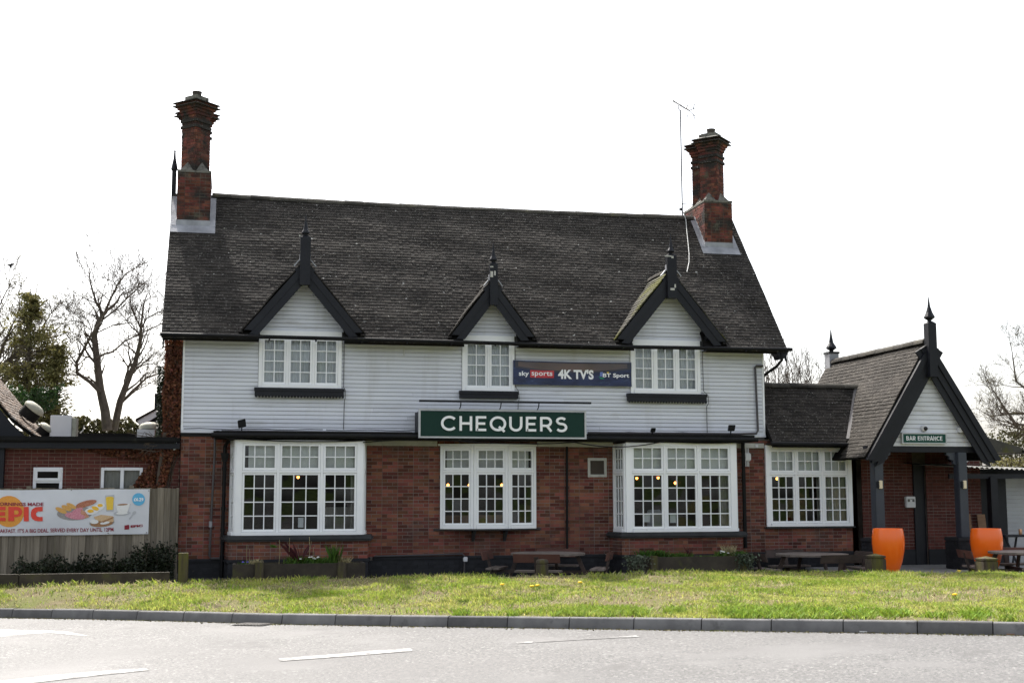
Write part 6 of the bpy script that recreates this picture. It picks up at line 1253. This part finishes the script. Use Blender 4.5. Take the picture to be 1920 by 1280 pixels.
T1.limb(zp((690, 465), (735, 360), (780, 270), (830, 200)), TY+.4, 0.044, 0.016, lev=3, n=17, L=1.10, kids=(2, 3), dj=-1)
T1.limb(zp((690, 490), (770, 430), (860, 340), (940, 270)), TY+.3, 0.036, 0.015, lev=3, n=16, L=1.21, kids=(2, 3), dj=1)
T1.limb(zp((650, 580), (760, 530), (900, 510)), TY+.2, 0.024, 0.011, lev=3, n=13, L=0.95, kids=(2, 3), dj=-.8)
T1.limb(zp((640, 750), (700, 722), (750, 710), (830, 640), (930, 590), (1080, 520)), TY, 0.040, 0.018, lev=3, n=16, L=1.16, kids=(2, 3), dj=1)
T1.limb(zp((940, 560), (905, 480), (870, 400)), TY, 0.028, 0.013, lev=3, n=14, L=1.16, kids=(2, 3), dj=.6); T1.limb(zp((935, 570), (975, 490), (1040, 450), (1100, 430)), TY, 0.028, 0.011, lev=3, n=14, L=1.05, kids=(2, 3), dj=-.7)
T1.limb(zp((905, 815), (980, 790), (1100, 785)), TY, 0.020, 0.007, lev=3, n=12, L=0.84, kids=(2, 3)); T1.limb(zp((600, 560), (540, 510), (440, 495)), TY, 0.020, 0.008, lev=3, n=12, L=0.84, kids=(2, 3), dj=-.6); T1.limb(zp((800, 1060), (880, 970), (980, 880), (1090, 845)), TY+.2, 0.048, 0.018, lev=3, n=13, L=1.05, kids=(2, 3), dj=.6); T1.limb(zp((820, 1040), (900, 970), (1000, 920)), TY+.2, 0.032, 0.011, lev=3, n=12, L=0.84, kids=(2, 3), dj=-.5); T1.limb(zp((610, 560), (580, 490), (450, 430)), TY+.1, 0.018, 0.007, lev=3, n=12, L=0.73, kids=(2, 3), dj=.7)
T1.build('bare_tree', 'large bare twin-trunked tree behind the extension on the left', at(205, 815, TY))
# conifer and its neighbour at the far left
def conifer(px_top, py_top, px_base, py_base, Y, wmax, lab, m, seed, nb=300, lean=0):
    top, base = at(px_top, py_top, Y), at(px_base, py_base, Y); base.z = -.3; t = thing('conifer_tree', lab, 'tree', base, 'evergreen trees at the left'); mb = MB(); mb.tube([base, base.lerp(top, .5), top], [.17, .09, .01], 7); H = top.z-base.z; P = []
    for k in range(nb):
        f = (k+rng.random())/nb; z = .12+.86*f; b = base.lerp(top, z); prof_ = min(1, (1-z)*2.6)**.85*wmax*(.75+.25*math.sin(f*17+seed))+.20; a = rng.uniform(0, 6.283); L = prof_*rng.uniform(.55, 1.1); d = Vector((math.cos(a), math.sin(a), rng.uniform(-.05, .45))); e_ = b+d*L; mid = b+d*L*.5+Vector((0, 0, .08*L)); mb.tube([b, mid, e_+Vector((0, 0, -.06*L))], [.02, .012, .004], 3, cap=False)
        for j in range(int(20+30*L)):
            u = rng.random()**.55; q = b.lerp(e_, u); s_ = .05+.11*u*L; P.append((q.x+rng.gauss(0, s_), q.y+rng.gauss(0, s_), q.z+rng.gauss(0, s_*.55)-.05*u))
    mb.build('trunk', 'bark', t); P = np.array(P); P = P[(vnoise(P[:, 0]*1.3+P[:, 1], P[:, 2], 1.9, seed) > .44) | (P[:, 2] > top.z-.8)]; V, F = leaves(P, .062, elong=2.2); npmesh('crown', V, F, m, t, 'stuff')
conifer(58, 542, 52, 815, 13.5, 1.3, 'tall olive-green conifer left of the bare tree', 'olive_leaf', 1, 420); conifer(108, 640, 112, 815, 13, .75, 'shorter olive conifer between the tall conifer and the bare tree', 'olive_leaf', 2, 320)
T2 = Tree()
for pix in (((-40, 900), (-30, 760), (-10, 690), (18, 620)), ((-35, 800), (-10, 700), (35, 660), (70, 630)), ((-40, 780), (-60, 680), (-30, 620), (-5, 580)), ((-20, 740), (30, 690), (80, 680)), ((-30, 820), (20, 770), (70, 745))): T2.limb(pix, 15.5, .14, .03, lev=3, n=11, L=1.25, dj=rng.uniform(-1, 1), kids=(3, 5))
T2.build('budding_tree', 'olive-budded leafless tree at the left edge', at(-30, 850, 15.5), bud=('bud_leaf', 2, .06, .035))
p = at(62, 738, 11.5); shrub('holly_bush', 'dark green bush at the foot of the conifer', 3, 1400, p.x, 11.5, .75, .6, p.z-.5, p.z+.25, 'dark_green', .07, 'bush', None, 6)
# hedge and scrub beyond the flat roof
def mass(name, lab, pts, Y, dep, m, sz, dens, cat='hedge', jag=.25, zb=None, stemn=12):
    a = [at(px, py, Y) for px, py in pts]; t = thing(name, lab, cat, (sum(p.x for p in a)/len(a), Y, -.3)); xs_ = [p.x for p in a]; zs_ = [p.z for p in a]; W_ = xs_[-1]-xs_[0]; n = int(dens*W_); x = xs_[0]+W_*nrng.random(n); zt_ = np.interp(x, xs_, zs_)+jag*(vnoise(x, x*0+3, 2.1, 4)-.5)+jag*.6*(vnoise(x, x*0, 7, 5)-.5); z0 = zb if zb is not None else min(zs_)-1.6
    P = np.stack([x, Y+dep*(nrng.random(n)-.5), z0+(zt_-z0)*nrng.random(n)**.75], 1); V, F = leaves(P, sz); npmesh('foliage', V, F, m, t, 'stuff'); mb = MB()
    for k in range(stemn): xx = xs_[0]+W_*rng.random(); mb.tube([(xx, Y, -.3), (xx+rng.uniform(-.2, .2), Y, z0), (xx+rng.uniform(-.4, .4), Y, float(np.interp(xx, xs_, zs_)))], .02, 4)
    mb.build('stem', 'twig', t)
mass('clipped_hedge', 'brown-green hedge just above the flat roof on the left', [(80, 782), (140, 784), (200, 783), (262, 790), (310, 800)], 17, 1.0, 'hedge_leaf', .11, 1500)
mass('scrub', 'olive scrub beyond the lean-to at the right edge', [(1840, 860), (1862, 810), (1880, 806), (1900, 800), (1925, 796), (1990, 780)], 14, 2.0, 'hedge_leaf', .09, 1500, 'scrub', .35)
mass('bright_hedge', 'yellow-green clipped bush just above the corrugated roof', [(1868, 862), (1890, 857), (1925, 858), (1970, 858)], 8, .8, 'bud_leaf', .05, 1300, 'hedge', .1, 1.6)
T3 = Tree()
for pix in (((1990, 900), (1975, 800), (1945, 745), (1905, 715), (1899, 670)), ((1990, 840), (1950, 800), (1905, 795), (1880, 760), (1865, 735)), ((1980, 820), (1940, 775), (1895, 775), (1860, 780)), ((1985, 800), (1960, 720), (1935, 670)), ((1960, 790), (1915, 805), (1890, 790))): T3.limb(pix, 13, .08, .02, lev=3, n=8, L=.85, dj=rng.uniform(-.8, .8), kids=(3, 4))
T3.build('bare_tree', 'bare tree with fine twigs at the right edge', at(1990, 900, 13), bud=('bud_leaf', 1, .03, .03))
T4 = Tree()
for k in range(17):
    a0 = 1428+k*6.6; T4.limb([(a0, 850), (a0+rng.uniform(-4, 4), 760), (a0+rng.uniform(-9, 9), 700+rng.uniform(-8, 12))], 10+rng.uniform(-.6, .6), .026, .012, lev=2, n=6, L=.55, up=.5, kids=(2, 3), sub0=.5, minr=.005)
T4.build('leafless_bush', 'bare twiggy bush seen above the link roof', at(1485, 850, 10), bark='twig')
